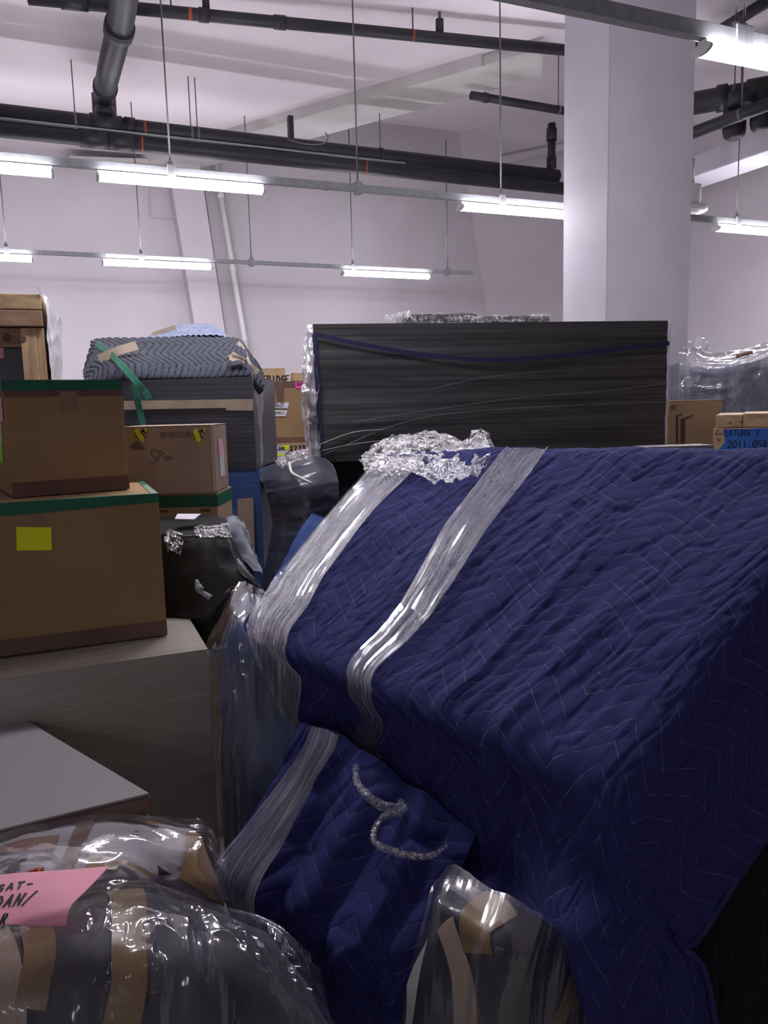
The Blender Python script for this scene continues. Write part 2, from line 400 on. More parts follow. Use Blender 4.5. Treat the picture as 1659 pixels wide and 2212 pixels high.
def wrapbox(name, c0, ux, uy, w, d, h, mat, parent, amp=.006, fu=2, fv=14, res=.03, faces='FRLTB', lean=(0, 0, 0), seed=0., taper=0.):
    """box wrapped in film: each side a grid with shallow gathered ridges"""
    c0 = np.asarray(c0, float); ux = np.asarray(ux, float); uy = np.asarray(uy, float); lean = np.asarray(lean, float)
    Vs = []; Fs = []; UVs = []; b = 0
    spec = {'F': (c0, ux, UZ, w, h, -uy), 'R': (c0 + ux * w, uy, UZ, d, h, ux), 'L': (c0 + uy * d, -uy, UZ, d, h, -ux),
            'B': (c0 + ux * w + uy * d, -ux, UZ, w, h, uy), 'T': (c0 + UZ * h, ux, uy, w, d, UZ)}
    for k, key in enumerate(faces):
        o, a, e, la, le, n = spec[key]
        nu = max(4, int(la / res)); nv = max(4, int(le / res))
        x, y = np.meshgrid(np.linspace(0, la, nu), np.linspace(0, le, nv))
        edge = np.minimum(1, np.minimum(np.minimum(x, la - x), np.minimum(y, le - y)) / .05)
        hh = amp * edge * (fbm(x * fu + k * 11 + seed, y * fv + seed, 3) + .4 * ridged(x * fu * .7 + seed, (y + .25 * x) * fv * .5 + k, 2))
        g = o + x[..., None] * a + y[..., None] * e + hh[..., None] * n
        zz = (g[..., 2] - c0[2]) / h
        g = g + zz[..., None] * lean
        Vs.append(g.reshape(-1, 3)); Fs.append(gridfaces(nv, nu) + b); UVs.append(np.stack([x + k * 3.1, y], -1).reshape(-1, 2)); b += nu * nv
    return npmesh(name, np.vstack(Vs), np.vstack(Fs), mat, parent, np.vstack(UVs))
class Face:
    """flat frame on a box side: x to the right, z up, n outward"""
    def __init__(s, o, x, z, n): s.o, s.x, s.z, s.n = [np.asarray(v, float) for v in (o, x, z, n)]
    def at(s, a, b, k=0): return s.o + a * s.x + b * s.z + k * s.n
    def px(s, px, py):
        r = ray(px, py); t = ((s.o - EYE) @ s.n) / (r @ s.n); p = EYE + r * t - s.o
        return (p @ s.x, p @ s.z)
def patch(name, fc, poly, mat, parent, t=.0012, off=.0004, px=False):
    if px: poly = [fc.px(*q) for q in poly]
    return prism(name, [fc.at(a, b, off) for a, b in poly], [fc.at(a, b, off + t) for a, b in poly], mat, parent)
GL = {'S': [[(.9, .85), (.6, 1), (.2, .9), (.15, .65), (.5, .5), (.85, .35), (.7, .05), (.3, 0), (.05, .12)]],
      'P': [[(.1, 0), (.15, 1)], [(.1, .95), (.6, 1), (.85, .78), (.6, .5), (.12, .48)]],
      'o': [[(.5, .45), (.15, .3), (.2, .05), (.6, 0), (.85, .25), (.5, .45)]],
      'a': [[(.45, .5), (.1, .1), (.85, .05), (.8, .3), (.45, .5)]],
      'B': [[(.1, 0), (.1, 1)], [(.1, 1), (.6, .98), (.75, .75), (.5, .53), (.1, .5)], [(.5, .53), (.85, .3), (.7, .03), (.1, 0)]],
      'R': [[(.1, 0), (.1, 1), (.65, .98), (.8, .75), (.6, .52), (.1, .48)], [(.4, .5), (.85, 0)]],
      'I': [[(.5, 0), (.5, 1)]], 'L': [[(.15, 1), (.12, 0), (.8, 0)]], 'T': [[(.05, 1), (.95, 1)], [(.5, 1), (.45, 0)]],
      'G': [[(.85, .85), (.5, 1), (.12, .6), (.25, .1), (.6, 0), (.85, .3), (.85, .45), (.5, .45)]],
      'H': [[(.1, 0), (.15, 1)], [(.85, 0), (.85, 1)], [(.1, .5), (.85, .5)]],
      'N': [[(.1, 0), (.15, 1), (.8, 0), (.85, 1)]], 'U': [[(.1, 1), (.15, .2), (.5, 0), (.85, .2), (.9, 1)]],
      'V': [[(.05, 1), (.5, 0), (.95, 1)]], 'F': [[(.15, 0), (.15, 1), (.85, 1)], [(.15, .52), (.7, .52)]],
      'E': [[(.85, 1), (.15, 1), (.12, 0), (.85, 0)], [(.15, .5), (.7, .5)]],
      'D': [[(.12, 0), (.15, 1), (.6, .92), (.88, .5), (.6, .08), (.12, 0)]],
      'A': [[(.05, 0), (.55, 1), (.9, 0)], [(.22, .35), (.8, .35)]],
      'O': [[(.5, 1), (.12, .6), (.25, .08), (.65, 0), (.9, .45), (.75, .92), (.5, 1)]],
      'K': [[(.12, 0), (.12, 1)], [(.85, 1), (.14, .45), (.85, 0)]],
      'M': [[(.05, 0), (.1, 1), (.5, .4), (.9, 1), (.95, 0)]], 'C': [[(.85, .85), (.5, 1), (.12, .55), (.3, .05), (.85, .12)]],
      'W': [[(.02, 1), (.25, 0), (.5, .7), (.75, 0), (.98, 1)]],
      '0': [[(.5, 1), (.12, .6), (.25, .08), (.6, 0), (.88, .45), (.75, .92), (.5, 1)]],
      '1': [[(.5, 0), (.5, 1)]], '2': [[(.15, .8), (.45, 1), (.8, .85), (.75, .6), (.1, 0), (.9, .05)]],
      '3': [[(.15, .9), (.5, 1), (.8, .8), (.45, .52), (.85, .3), (.6, 0), (.1, .08)]],
      '5': [[(.85, 1), (.25, 1), (.18, .55), (.6, .6), (.85, .3), (.6, 0), (.1, .05)]],
      '8': [[(.5, .52), (.2, .75), (.5, 1), (.8, .78), (.5, .52), (.12, .25), (.5, 0), (.88, .25), (.5, .52)]],
      '.': [[(.4, 0), (.55, .06)]], '-': [[(.15, .5), (.75, .5)]], '/': [[(.05, -.1), (.75, 1.1)]], ' ': []}
def writing(name, fc, text, x, z, h, wd, mat, parent, adv=.8, slant=0., k=.0022, dz=0., mapf=None):
    """marker strokes as flat ribbons lying on a face"""
    V = []; Fc = []
    f = mapf or (lambda a, b, kk: fc.at(a, b, kk))
    for i, ch in enumerate(text):
        for line in GL.get(ch, []):
            pts = [np.array([x + (i * adv + q[0] * .62 + slant * q[1]) * h, z + i * dz * h + q[1] * h]) for q in line]
            for a, b in zip(pts[:-1], pts[1:]):
                d = b - a; L = np.linalg.norm(d)
                if L < 1e-6: continue
                d /= L; s = np.array([-d[1], d[0]]) * wd / 2; a2 = a - d * wd * .3; b2 = b + d * wd * .3
                n = len(V)
                for q in (a2 - s, b2 - s, b2 + s, a2 + s): V.append(f(q[0], q[1], k))
                Fc.append((n, n + 1, n + 2, n + 3))
    return raw(name, V, Fc, mat, parent)

# ================================================================== STRUCTURE
def struct(o, label=None):
    o['kind'] = 'structure'
    if label: o['label'] = label
    return o
ZC, ZR, ZRAIL = 5.0, 5.85, 3.35
C0 = Hh(990, 285, ZR)                                   # far corner at the raised ceiling
LEANW = 1.05
Q, _ = dirs(-31.0)                                      # corner wall runs right and nearer
def xy(p, z): return np.array([p[0], p[1], z])
FL_ = C0 - DR * 14
cornB = C0 + DR * LEANW
CW = C0 + Q * along(C0, Q, 1395); CWb = CW + DR * LEANW
struct(raw('floor', [(-12, -9, 0), (12, -9, 0), (12, 17, 0), (-12, 17, 0)], [(0, 1, 2, 3)], M['floor']))
struct(prism('wall_far', [xy(FL_, -.02), xy(cornB, -.02), xy(cornB + DN * .2, -.02), xy(FL_ + DN * .2, -.02)],
             [xy(FL_, ZR), xy(C0, ZR), xy(C0 + DN * .2, ZR), xy(FL_ + DN * .2, ZR)], M['wall']), 'white far wall behind the lights')
struct(prism('wall_corner', [xy(cornB, -.02), xy(CWb, -.02), xy(CWb + DN * .2, -.02), xy(cornB + DN * .2, -.02)],
             [xy(C0, ZR), xy(CW, ZR), xy(CW + DN * .2, ZR), xy(C0 + DN * .2, ZR)], M['wall']), 'white wall past the far corner')
WR0 = CW; WR1 = np.array([CW[0] + 1.45, CW[1] - 2.6, 0]); dW = (WR1 - WR0) * np.array([1, 1, 0]); dW /= np.linalg.norm(dW)
WRe = WR0 + dW * 20; nW = np.array([dW[1], -dW[0], 0]); nW = nW if nW[0] > 0 else -nW
struct(prism('wall_right', [xy(WR0, -.02), xy(WRe, -.02), xy(WRe + nW * .2, -.02), xy(WR0 + nW * .2, -.02)],
             [xy(WR0, ZR), xy(WRe, ZR), xy(WRe + nW * .2, ZR), xy(WR0 + nW * .2, ZR)], M['wall']))
struct(prism('wall_left', [(-9.0, -9, -.02), (-9.0, 17, -.02), (-9.2, 17, -.02), (-9.2, -9, -.02)],
             [(-9.0, -9, ZR), (-9.0, 17, ZR), (-9.2, 17, ZR), (-9.2, -9, ZR)], M['wall']))
struct(prism('wall_back', [(-9.2, -9, -.02), (12, -9, -.02), (12, -9.2, -.02), (-9.2, -9.2, -.02)],
             [(-9.2, -9, ZR), (12, -9, ZR), (12, -9.2, ZR), (-9.2, -9.2, ZR)], M['wall']))
# ceiling: main slab, with a higher bay beyond the slanting soffit
SA = Hh(1050, 114, ZC); SB = Hh(625, 241, ZC)
sd = (SB - SA) * np.array([1, 1, 0]); sd /= np.linalg.norm(sd); sn = np.array([-sd[1], sd[0], 0]); sn = sn if sn[1] > 0 else -sn
SR = SA + sd * along(SA, sd, 1172); tL = -((SA - FL_) @ DN) / (sd @ DN); SLft = SA + sd * tL
RR = xy(CW, 0) + DN * .1
ctr = [(-9.2, -9), (12, -9), (12, RR[1] + 6), (RR[0], RR[1] + 6), (RR[0], RR[1]), (SR[0] + .55 * sn[0], SR[1] + .55 * sn[1]), (SR[0], SR[1]), (SLft[0], SLft[1]), (-9.2, SLft[1] + 2.0)]
struct(prism('ceiling', [(x, y, ZC) for x, y in ctr], [(x, y, ZC + .9) for x, y in ctr], M['ceiling']), 'off-white painted slab ceiling')
hi = [(SLft[0] - 3, SLft[1] - 1), (SR[0] - .5, SR[1] - .5), (RR[0] + 1.5, RR[1] - 1), (RR[0] + 2, RR[1] + 4), (-6, RR[1] + 5)]
struct(prism('ceiling_raised', [(x, y, ZR) for x, y in hi], [(x, y, ZR + .1) for x, y in hi], M['ceiling']), 'raised ceiling bay beyond the slanting soffit')
# the slanting soffit under the step
wS = .62
s0 = SR; s1 = SLft
lo = ZC - .10
def so(p, k, z): return xy(p + sn * k, z)
struct(prism('trim_soffit', [so(s0, .02, lo), so(s0 + sd * .25, wS, lo), so(s1, wS, lo), so(s1, 0, lo)],
             [so(s0, .02, ZC + .3), so(s0 + sd * .25, wS, ZC + .3), so(s1, wS, ZC + .3), so(s1, 0, ZC + .3)], M['soffit']), 'slanting off-white soffit under the ceiling')
struct(prism('trim_flange', [so(s0 + sd * .62, -.03, lo - .02), so(s0 + sd * .62, .0, lo - .02), so(s1, .0, lo - .02), so(s1, -.03, lo - .02)],
             [so(s0 + sd * .62, -.03, ZC), so(s0 + sd * .62, 0, ZC), so(s1, 0, ZC), so(s1, -.03, ZC)], M['soffit']))
# leaning pier and grey return on the far wall
def onwall(px, py, k=0.):            # point on far wall plane (k metres proud)
    r = ray(px, py); o = C0 - DN * k; t = ((o - EYE) @ DN) / (r @ DN); return EYE + r * t
def slanted(name, pxs, proud, mat, label=None):
    (xa, ya), (xb, yb), (xc, yc), (xd, yd) = pxs
    a, b, c, d = [onwall(*q, proud) for q in pxs]            # top-left, top-right, bottom-right, bottom-left
    def ext(p, q, z): return p + (q - p) * ((z - p[2]) / (q[2] - p[2]))
    tl, bl = ext(a, d, ZC + .5), ext(a, d, -.01); tr, br = ext(b, c, ZC + .5), ext(b, c, -.01)
    k = DN * (proud - .02)
    return struct(prism(name, [bl, br, br + k, bl + k], [tl, tr, tr + k, tl + k], mat), label)
slanted('trim_pier', [(373, 415), (441, 415), (487, 722), (424, 722)], .32, M['wall'], 'leaning white pier on the far wall')
slanted('trim_return', [(443, 415), (476, 415), (524, 722), (488, 722)], .06, M['wall'], 'greyer strip beside the leaning pier')
lg0, lg1 = onwall(150, 345, .3), onwall(358, 353, .3)
struct(prism('trim_ledge', [lg0, lg1, lg1 + DN * .28, lg0 + DN * .28], [q + UZ * .05 for q in (lg0, lg1, lg1 + DN * .28, lg0 + DN * .28)], M['soffit']))
jo = [onwall(323, 405, .02), onwall(323, 470, .02), onwall(378, 474, .02)]
struct(bar('trim_joint', jo[1], jo[2], .02, .012, M['soffit'])); struct(bar('trim_joint', jo[0], jo[1], .02, .012, M['soffit']))
# pale ledge across the corner wall
def oncorner(px, py, k=.0):
    nrm = np.cross(Q, (cornB - UZ * ZR) - C0); nrm /= np.linalg.norm(nrm)
    if nrm @ (EYE - C0) < 0: nrm = -nrm
    o = C0 + nrm * k; r = ray(px, py); t = ((o - EYE) @ nrm) / (r @ nrm); return EYE + r * t
l0, l1 = oncorner(1075, 349, .06), oncorner(1235, 316, .06)
struct(bar('trim_ledge', l0, l1, .1, .09, M['wall']))
# beam in front of the right wall
b0, b1 = Hh(1481, 388, 3.95), Hh(1659, 325, 3.95); bd = (b1 - b0); bd[2] = 0; bd /= np.linalg.norm(bd); bn = np.array([-bd[1], bd[0], 0]); bn = bn if bn[0] > 0 else -bn
bs, be = b0 - bd * 2.2, b0 + bd * 6
struct(prism('trim_beam', [xy(bs, 3.95), xy(be, 3.95), xy(be + bn * .42, 3.95), xy(bs + bn * .42, 3.95)],
             [xy(bs, 4.16), xy(be, 4.16), xy(be + bn * .42, 4.16), xy(bs + bn * .42, 4.16)], M['pillar'], bev=.006), 'white beam along the right wall')
# square pillar
pc = P(1309, 700, 6.1); pc[2] = 0
wl = along(pc, DN, 1212); wr = along(pc, DR, 1472)
struct(prism('pillar', [pc, pc + DR * wr, pc + DR * wr + DN * wl, pc + DN * wl],
             [q + UZ * (ZC + .02) for q in (pc, pc + DR * wr, pc + DR * wr + DN * wl, pc + DN * wl)], M['pillar'], bev=.008), 'white square pillar behind the black wrapped box')

# ================================================================== OVERHEAD
def arr_near(line_a, line_b, px):
    d = (line_b - line_a); L = np.linalg.norm(d); d = d / L; t = along(line_a, d, px); return line_a + d * t
def light_rail(a, b, rods, label, w=.05, h=.055, ceil=ZC, first=None):
    t = thing('light_rail', label, 'rail', a, 'suspended steel lighting rails')
    d = (b - a) / np.linalg.norm(b - a)
    bar('channel', a, b, w, h, M['steel'], t)
    up = a + UZ * 0
    for px in rods:
        p = arr_near(a, b, px)
        zt = ceil
        rd_ = tube('hanger_rod', [p + UZ * .03, xy(p, zt)], .0065, M['rod'], t, n=8)
        s = np.cross(d, UZ)
        bar('clamp', p - d * .028, p + d * .028, w + .022, h + .04, M['steel'], t, .006)
        tube('nut', [p + UZ * .045, p + UZ * .075], .016, M['steel'], rd_, n=6)
    for k in range(1, 9):                 # short joint straps along the channel
        if k % 3: continue
        q = a + (b - a) * k / 9
        bar('joint_strap', q - d * .015, q + d * .015, w + .006, h + .006, M['steel'], t, .001)
    return d
r1a, r1b = Hh(-260, 316, ZRAIL), Hh(1850, 502, ZRAIL)
r2a, r2b = Hh(-300, 527, ZRAIL), Hh(1022, 590, ZRAIL)
r0b_ = Hh(2300, 232, ZRAIL); r0a = Hh(1140, -10, ZRAIL); r0b = r0a + (r0b_ - r0a) / np.linalg.norm(r0b_ - r0a) * 6.5; r0a = r0a - (r0b_ - r0a) / np.linalg.norm(r0b_ - r0a) * 4
d1 = light_rail(r1a, r1b, (369, 773, 1082, 1591), 'grey steel light rail under the black double pipe')
d2 = light_rail(r2a, r2b, (14, 305, 543, 762, 967), 'thin grey light rail farthest away, before the far wall', .04, .045)
d0 = light_rail(r0a, r0b, (1589, 1606), 'thick grey light rail crossing in front of the pillar top', .055, .07)
LAMPG = 'bright tube lights under the rails'
def lamp(p, d, L, label, z=0):
    """linear fitting hung under a rail: housing, glowing lens, two end caps"""
    s = np.cross(d, UZ); s /= np.linalg.norm(s); p = p - UZ * z
    t = thing('tube_light', label, 'light', p, LAMPG)
    def ext(name, pr, x0, x1, mat):
        prism(name, [p + d * x0 + s * a + UZ * b for a, b in pr], [p + d * x1 + s * a + UZ * b for a, b in pr], mat, t)
    ext('housing', [(-.026, -.037), (-.030, -.062), (.030, -.062), (.026, -.037)], .004, L - .004, M['lampbody'])
    n = 20; ov = lambda a_, b_, z0: [(a_ * math.cos(2 * math.pi * k / n), z0 + b_ * math.sin(2 * math.pi * k / n)) for k in range(n)]
    ext('lens', ov(.060, .024, -.080), .014, L - .014, M['lens'])
    cap = ov(.063, .027, -.080)
    ext('end_cap', cap, -.004, .012, M['lampbody']); ext('end_cap', cap, L - .012, L + .004, M['lampbody'])
    return t
def lamp_at(a, b, px, d, label, L=1.2): return lamp(arr_near(a, b, px), d, L, label)
lamp_at(r1a, r1b, 208, d1, 'white tube light under the middle rail, above the grey bundle')
lamp_at(r1a, r1b, 993, d1, 'white tube light on the middle rail running up to the pillar')
lamp_at(r1a, r1b, 1546, d1, 'white tube light on the middle rail to the right of the pillar')
lamp_at(r2a, r2b, 220, d2, 'small tube light on the farthest rail crossing the leaning pier')
lamp_at(r2a, r2b, 739, d2, 'small tube light on the farthest rail near its free end')
lamp_at(r0a, r0b, 1516, d0, 'large bright tube light on the front rail beside the pillar')
lp_ = arr_near(r0a, r0b, 1516)
lamp(lp_ - d0 * 3.0, d0, 1.2, 'tube light on the front rail above the cartons, out of the top of the picture')
lamp_at(r1a, r1b, -330, d1, 'tube light leftmost on the middle rail, just past the picture edge')
lamp_at(r2a, r2b, -210, d2, 'tube light leftmost on the farthest rail, just past the picture edge')

rBa, rBb = xy(DN * -6.4 - DR * 8, ZRAIL), xy(DN * -6.4 + DR * 7, ZRAIL)  # unseen rail and lamps behind the camera, added to brighten the fronts
dB = light_rail(rBa, rBb, (), 'unseen light rail added behind the viewpoint to carry fill lamps')
for k in range(2):
    lamp(rBa + DR * (1.6 + 3.6 * k), dB, 1.2, 'unseen tube light added behind the viewpoint as frontal fill, ' + ('first', 'second')[k] + ' of its rail')

def pipe(name, label, a, b, r, collars=(), bands=(), hangers=(), extra=(), ctop=ZC, group=None):
    t = thing(name, label, 'pipe', a, group)
    a = np.asarray(a); b = np.asarray(b); d = (b - a) / np.linalg.norm(b - a)
    tube('pipe_run', [a, b], r, M['pipe'], t, 20)
    for px, w in collars:
        p = arr_near(a, b, px); tube('collar', [p - d * w / 2, p + d * w / 2], r * 1.17, M['pipe'], t, 20)
    for px, w in bands:
        p = arr_near(a, b, px); tube('red_band', [p - d * w / 2, p + d * w / 2], r * 1.012, M['redband'], t, 20)
    for px in hangers:
        p = arr_near(a, b, px); tube('hanger_rod', [p + UZ * r * .9, xy(p, ctop)], .006, M['rod'], t, 8)
        tube('hanger_ring', [p - d * .012, p + d * .012], r * 1.05, M['rod'], t, 20)
    return t, d
# double drain pipe across the middle
zA, zB = 4.44, 4.27
pA0, pA1 = Hh(-150, 226, zA), Hh(1204, 381, zA)
pB0, pB1 = Hh(-150, 263, zB), Hh(1225, 408, zB)
tA, dA = pipe('drain_pipe', 'upper black pipe of the pair crossing below the ceiling', pA0, pA1, .080, ((229, .30), (280, .1)), ((312, .025),), (163, 413, 427, 822), group='black pipe pair')
tube('riser', [pA1 - dA * .09 - UZ * .02, pA1 - dA * .09 + UZ * .62], .05, M['pipe'], tA, 16)
tube('riser_collar', [pA1 - dA * .09 + UZ * .10, pA1 - dA * .09 + UZ * .22], .062, M['pipe'], tA, 16)
tube('riser_collar', [pA1 - dA * .09 + UZ * .42, pA1 - dA * .09 + UZ * .56], .066, M['pipe'], tA, 16)
pipe('drain_pipe', 'lower black pipe of the pair, hanging just above the middle rail', pB0, pB1, .074, ((202, .26), (262, .24)), ((306, .02), (788, .02)), (), group='black pipe pair')
cl = arr_near(pA0, pA1, 822); tube('clamp_ring', [cl - dA * .02, cl + dA * .02], .09, M['pipe'], tA, 20)
# grey conduit lying between the pair
tt = thing('conduit', 'thin pale conduit running along the black pipe pair', 'conduit', pB0)
nf = np.array([DR[1], -DR[0], 0])
tube('conduit_run', [(pA0 + pB0) / 2 + nf * .075, arr_near(pA0, pA1, 870) * .5 + arr_near(pB0, pB1, 870) * .5 + nf * .075], .011, M['steel'], tt, 8)
# big bent pipe coming from the ceiling
e0 = arr_near(pA0, pA1, 229) + UZ * .06
ep = [e0, e0 + UZ * .20, P(236, 150, 7.05), P(262, 40, 6.35), P(275, -60, 5.7), P(283, -160, 5.2)]
te = tA
tube('bent_run', curve_pts(ep, 26), .098, M['pipe'], te, 20)
def coll(pts, i, w, r): tube('collar', [pts[i] - (pts[i + 1] - pts[i]) / np.linalg.norm(pts[i + 1] - pts[i]) * w / 2, pts[i] + (pts[i + 1] - pts[i]) / np.linalg.norm(pts[i + 1] - pts[i]) * w / 2], r, M['pipe'], te, 20)
cp = curve_pts(ep, 26)
coll(cp, 3, .2, .115); coll(cp, 7, .14, .112); coll(cp, 14, .12, .116)
# long pipe near the ceiling
zT = 4.78
t0_, t1_ = Hh(60, -4, zT), Hh(1240, 110, zT)
tp, dT = pipe('sprinkler_pipe', 'black pipe running highest under the ceiling to the pillar', t0_, t1_, .047, ((160, .2), (604, .1), (440, .08)), ((411, .03), (892, .02)), ())
for px, hgt, r in ((446, .12, .03), (950, .09, .035)):
    q = arr_near(t0_, t1_, px); tube('stub', [q + UZ * .02, q + UZ * (.06 + hgt)], r, M['pipe'], tp, 12)
    tube('stub_bolt', [q + UZ * .1, q + UZ * (.12 + hgt)], .012, M['rod'], tp, 8)
for px in (370, 892):
    q = arr_near(t0_, t1_, px); tube('hanger_rod', [q + UZ * .03, xy(q, ZC)], .007, M['rod'], tp, 8)
# short pipe end beyond the soffit
zz = 4.75
u0, u1 = Hh(1018, 206, zz), Hh(1240, 243, zz)
tq, dQ = pipe('sprinkler_pipe', 'short black pipe beyond the slanting soffit, ending at the pillar', u0, u1, .042, ((1048, .05),), (), (1206,), ctop=ZR)
# pipes to the right of the pillar
v0, v1 = Hh(1440, 137, 4.72), Hh(1800, -85, 4.72)
pipe('sprinkler_pipe', 'black pipe slanting up past the front rail at the right', v0, v1, .048, (), (), ())
w0, w1 = Hh(1430, 236, 4.5), Hh(1900, 150, 4.5)
tw, dw = pipe('drain_pipe', 'fat black pipe to the right of the pillar with end caps below', w0, w1, .105, ((1560, .10), (1650, .3)), (), (1586,), group='black pipes right of the pillar')
x0, x1 = Hh(1420, 316, 4.12), Hh(1800, 172, 4.12)
tx, dx = pipe('drain_pipe', 'thinner black pipe slanting below the fat one, right of the pillar', x0, x1, .055, (), (), (1602,), group='black pipes right of the pillar')
for px, py, dd in ((1586, 282, 7.6), (1646, 264, 7.45)):
    q = P(px, py, dd)
    tube('drop_cap', [q - UZ * .08, q - UZ * .05, q, q + UZ * .26], [.06, .095, .105, .10], M['pipe'], tw, 20)
tube('drop_collar', [P(1602, 215, 7.5) - UZ * .06, P(1602, 215, 7.5) + UZ * .06], .12, M['pipe'], tw, 18)
# wall pipe and ceiling outlet
wp = thing('wall_pipe', 'white pipe leaning beside the pier on the far wall', 'pipe', onwall(537, 790, .14))
a_, b_ = onwall(462, 335, .14), onwall(538, 795, .14); k_ = b_ + (b_ - a_) * ((0.02 - b_[2]) / (b_ - a_)[2])
tube('pipe_run', [a_ + (a_ - b_) * .25, k_], .038, M['pvc'], wp, 12)
for f in (.18, .52, .86):
    q = a_ + (b_ - a_) * f; tube('coupling', [q - (b_ - a_) * .012, q + (b_ - a_) * .012], .047, M['pvc'], wp, 12)
vo = thing('ceiling_speaker', 'white round outlet with flange below the beam, right of the pillar', 'outlet', P(1490, 430, 8.0))
c = P(1488, 430, 8.0)
tube('body', [c - UZ * .08, c + UZ * .12], .115, M['ivory'], vo, 24)
tube('flange', [c - UZ * .13, c - UZ * .12, c - UZ * .085, c - UZ * .08], [.165, .18, .18, .12], M['ivory'], vo, 24)
tube('grille', [c - UZ * .138, c - UZ * .131], .10, M['soffit'], vo, 24)
tube('stem', [c + UZ * .12, xy(c, 3.955)], .05, M['ivory'], vo, 12)
br = thing('soffit_bracket', 'small black bracket with curved wire under the soffit end', 'bracket', P(627, 280, 8.3))
q = P(627, 265, 8.3); bar('bracket_arm', q + UZ * .06, q - UZ * .17 + DR * .001, .07, .05, M['pipe'], br)
tube('wire', curve_pts([q - UZ * .17, q - UZ * .19 + DR * .15, q - UZ * .17 + DR * .34, q - UZ * .1 + DR * .4, q - UZ * .06 + DR * .37], 16), .006, M['rod'], br, 6)

# ================================================================== GOODS: helpers
def carton_frame(xl, ytop, dl, xr, deg, ybot, depth):
    """front-left-top corner at (xl, ytop, dl); front runs deg to column xr"""
    ux, uy = dirs(deg); TL = P(xl, ytop, dl); w = along(TL, ux, xr); zb = P(xl, ybot, dl)[2]
    c0 = xy(TL, zb); h = TL[2] - zb
    return c0, ux, uy, w, depth, h
def faces_of(c0, ux, uy, w, d, h):
    return {'F': Face(c0, ux, UZ, -uy), 'R': Face(c0 + ux * w, uy, UZ, ux), 'L': Face(c0, uy, UZ, -ux), 'T': Face(c0 + UZ * h, ux, uy, UZ)}
def rect(a0, b0, a1, b1): return [(a0, b0), (a1, b0), (a1, b1), (a0, b1)]
def carton(name, label, fr, mat, flaps=True, group=None, bev=.006):
    c0, ux, uy, w, d, h = fr
    t = thing(name, label, 'box', c0 + ux * w / 2 + uy * d / 2, group)
    e = .004
    obox('body', c0, ux, uy, w, d, h - (e if flaps else 0), mat, t, bev)
    if flaps:
        obox('flap', c0 + UZ * (h - e), ux, uy, w, d * .497, e, mat, t, .001)
        obox('flap', c0 + UZ * (h - e) + uy * d * .503, ux, uy, w, d * .497, e, mat, t, .001)
    return t, faces_of(*fr)
def blur(h, r=9):
    for ax in (0, 1):
        c = np.cumsum(np.concatenate([np.repeat(np.take(h, [0], ax), r + 1, ax), h, np.repeat(np.take(h, [-1], ax), r, ax)], ax), ax)
        n = h.shape[ax]; h = (np.take(c, range(2 * r + 1, 2 * r + 1 + n), ax) - np.take(c, range(0, n), ax)) / (2 * r + 1)
    return h
def band_on(net, name, line_u, hw, v0, v1, mat, parent, off=.012, amp=.004, nw=22, nl=160, taper=None, edge_roll=.004, h=None):
    """stretch-film band lying along v on a Net; line_u(v) gives its middle, hw its half width"""
    v = np.linspace(v0, v1, nl)[:, None]; k = np.linspace(-1, 1, nw)[None, :]
    uc = np.array([line_u(x) for x in v[:, 0]])[:, None]
    wd = np.array([hw(x) if callable(hw) else hw for x in v[:, 0]])[:, None]
    u = uc + k * wd + .004 * n2(k * 6 + 3, v * 3)
    vv = np.broadcast_to(v, u.shape)
    base = net.sample(net.disp(blur(blur(h, 14), 14) if h is not None else 0 * net.U), u, vv); nn = net.sample(net.Nn, u, vv); nn /= np.linalg.norm(nn, axis=-1, keepdims=True)
    rid = amp * (n2(k * 9 + 31, v * 1.1) + .8 * n2(k * 19 + 7, v * 1.6)) + edge_roll * (np.abs(k) > .9)
    V = base + nn * (off + rid)[..., None]
    uvs = np.stack([np.broadcast_to(k * .07, u.shape), vv], -1)
    f = gridfaces(nl, nw)
    return npmesh(name, V, f, mat, parent, uvs)

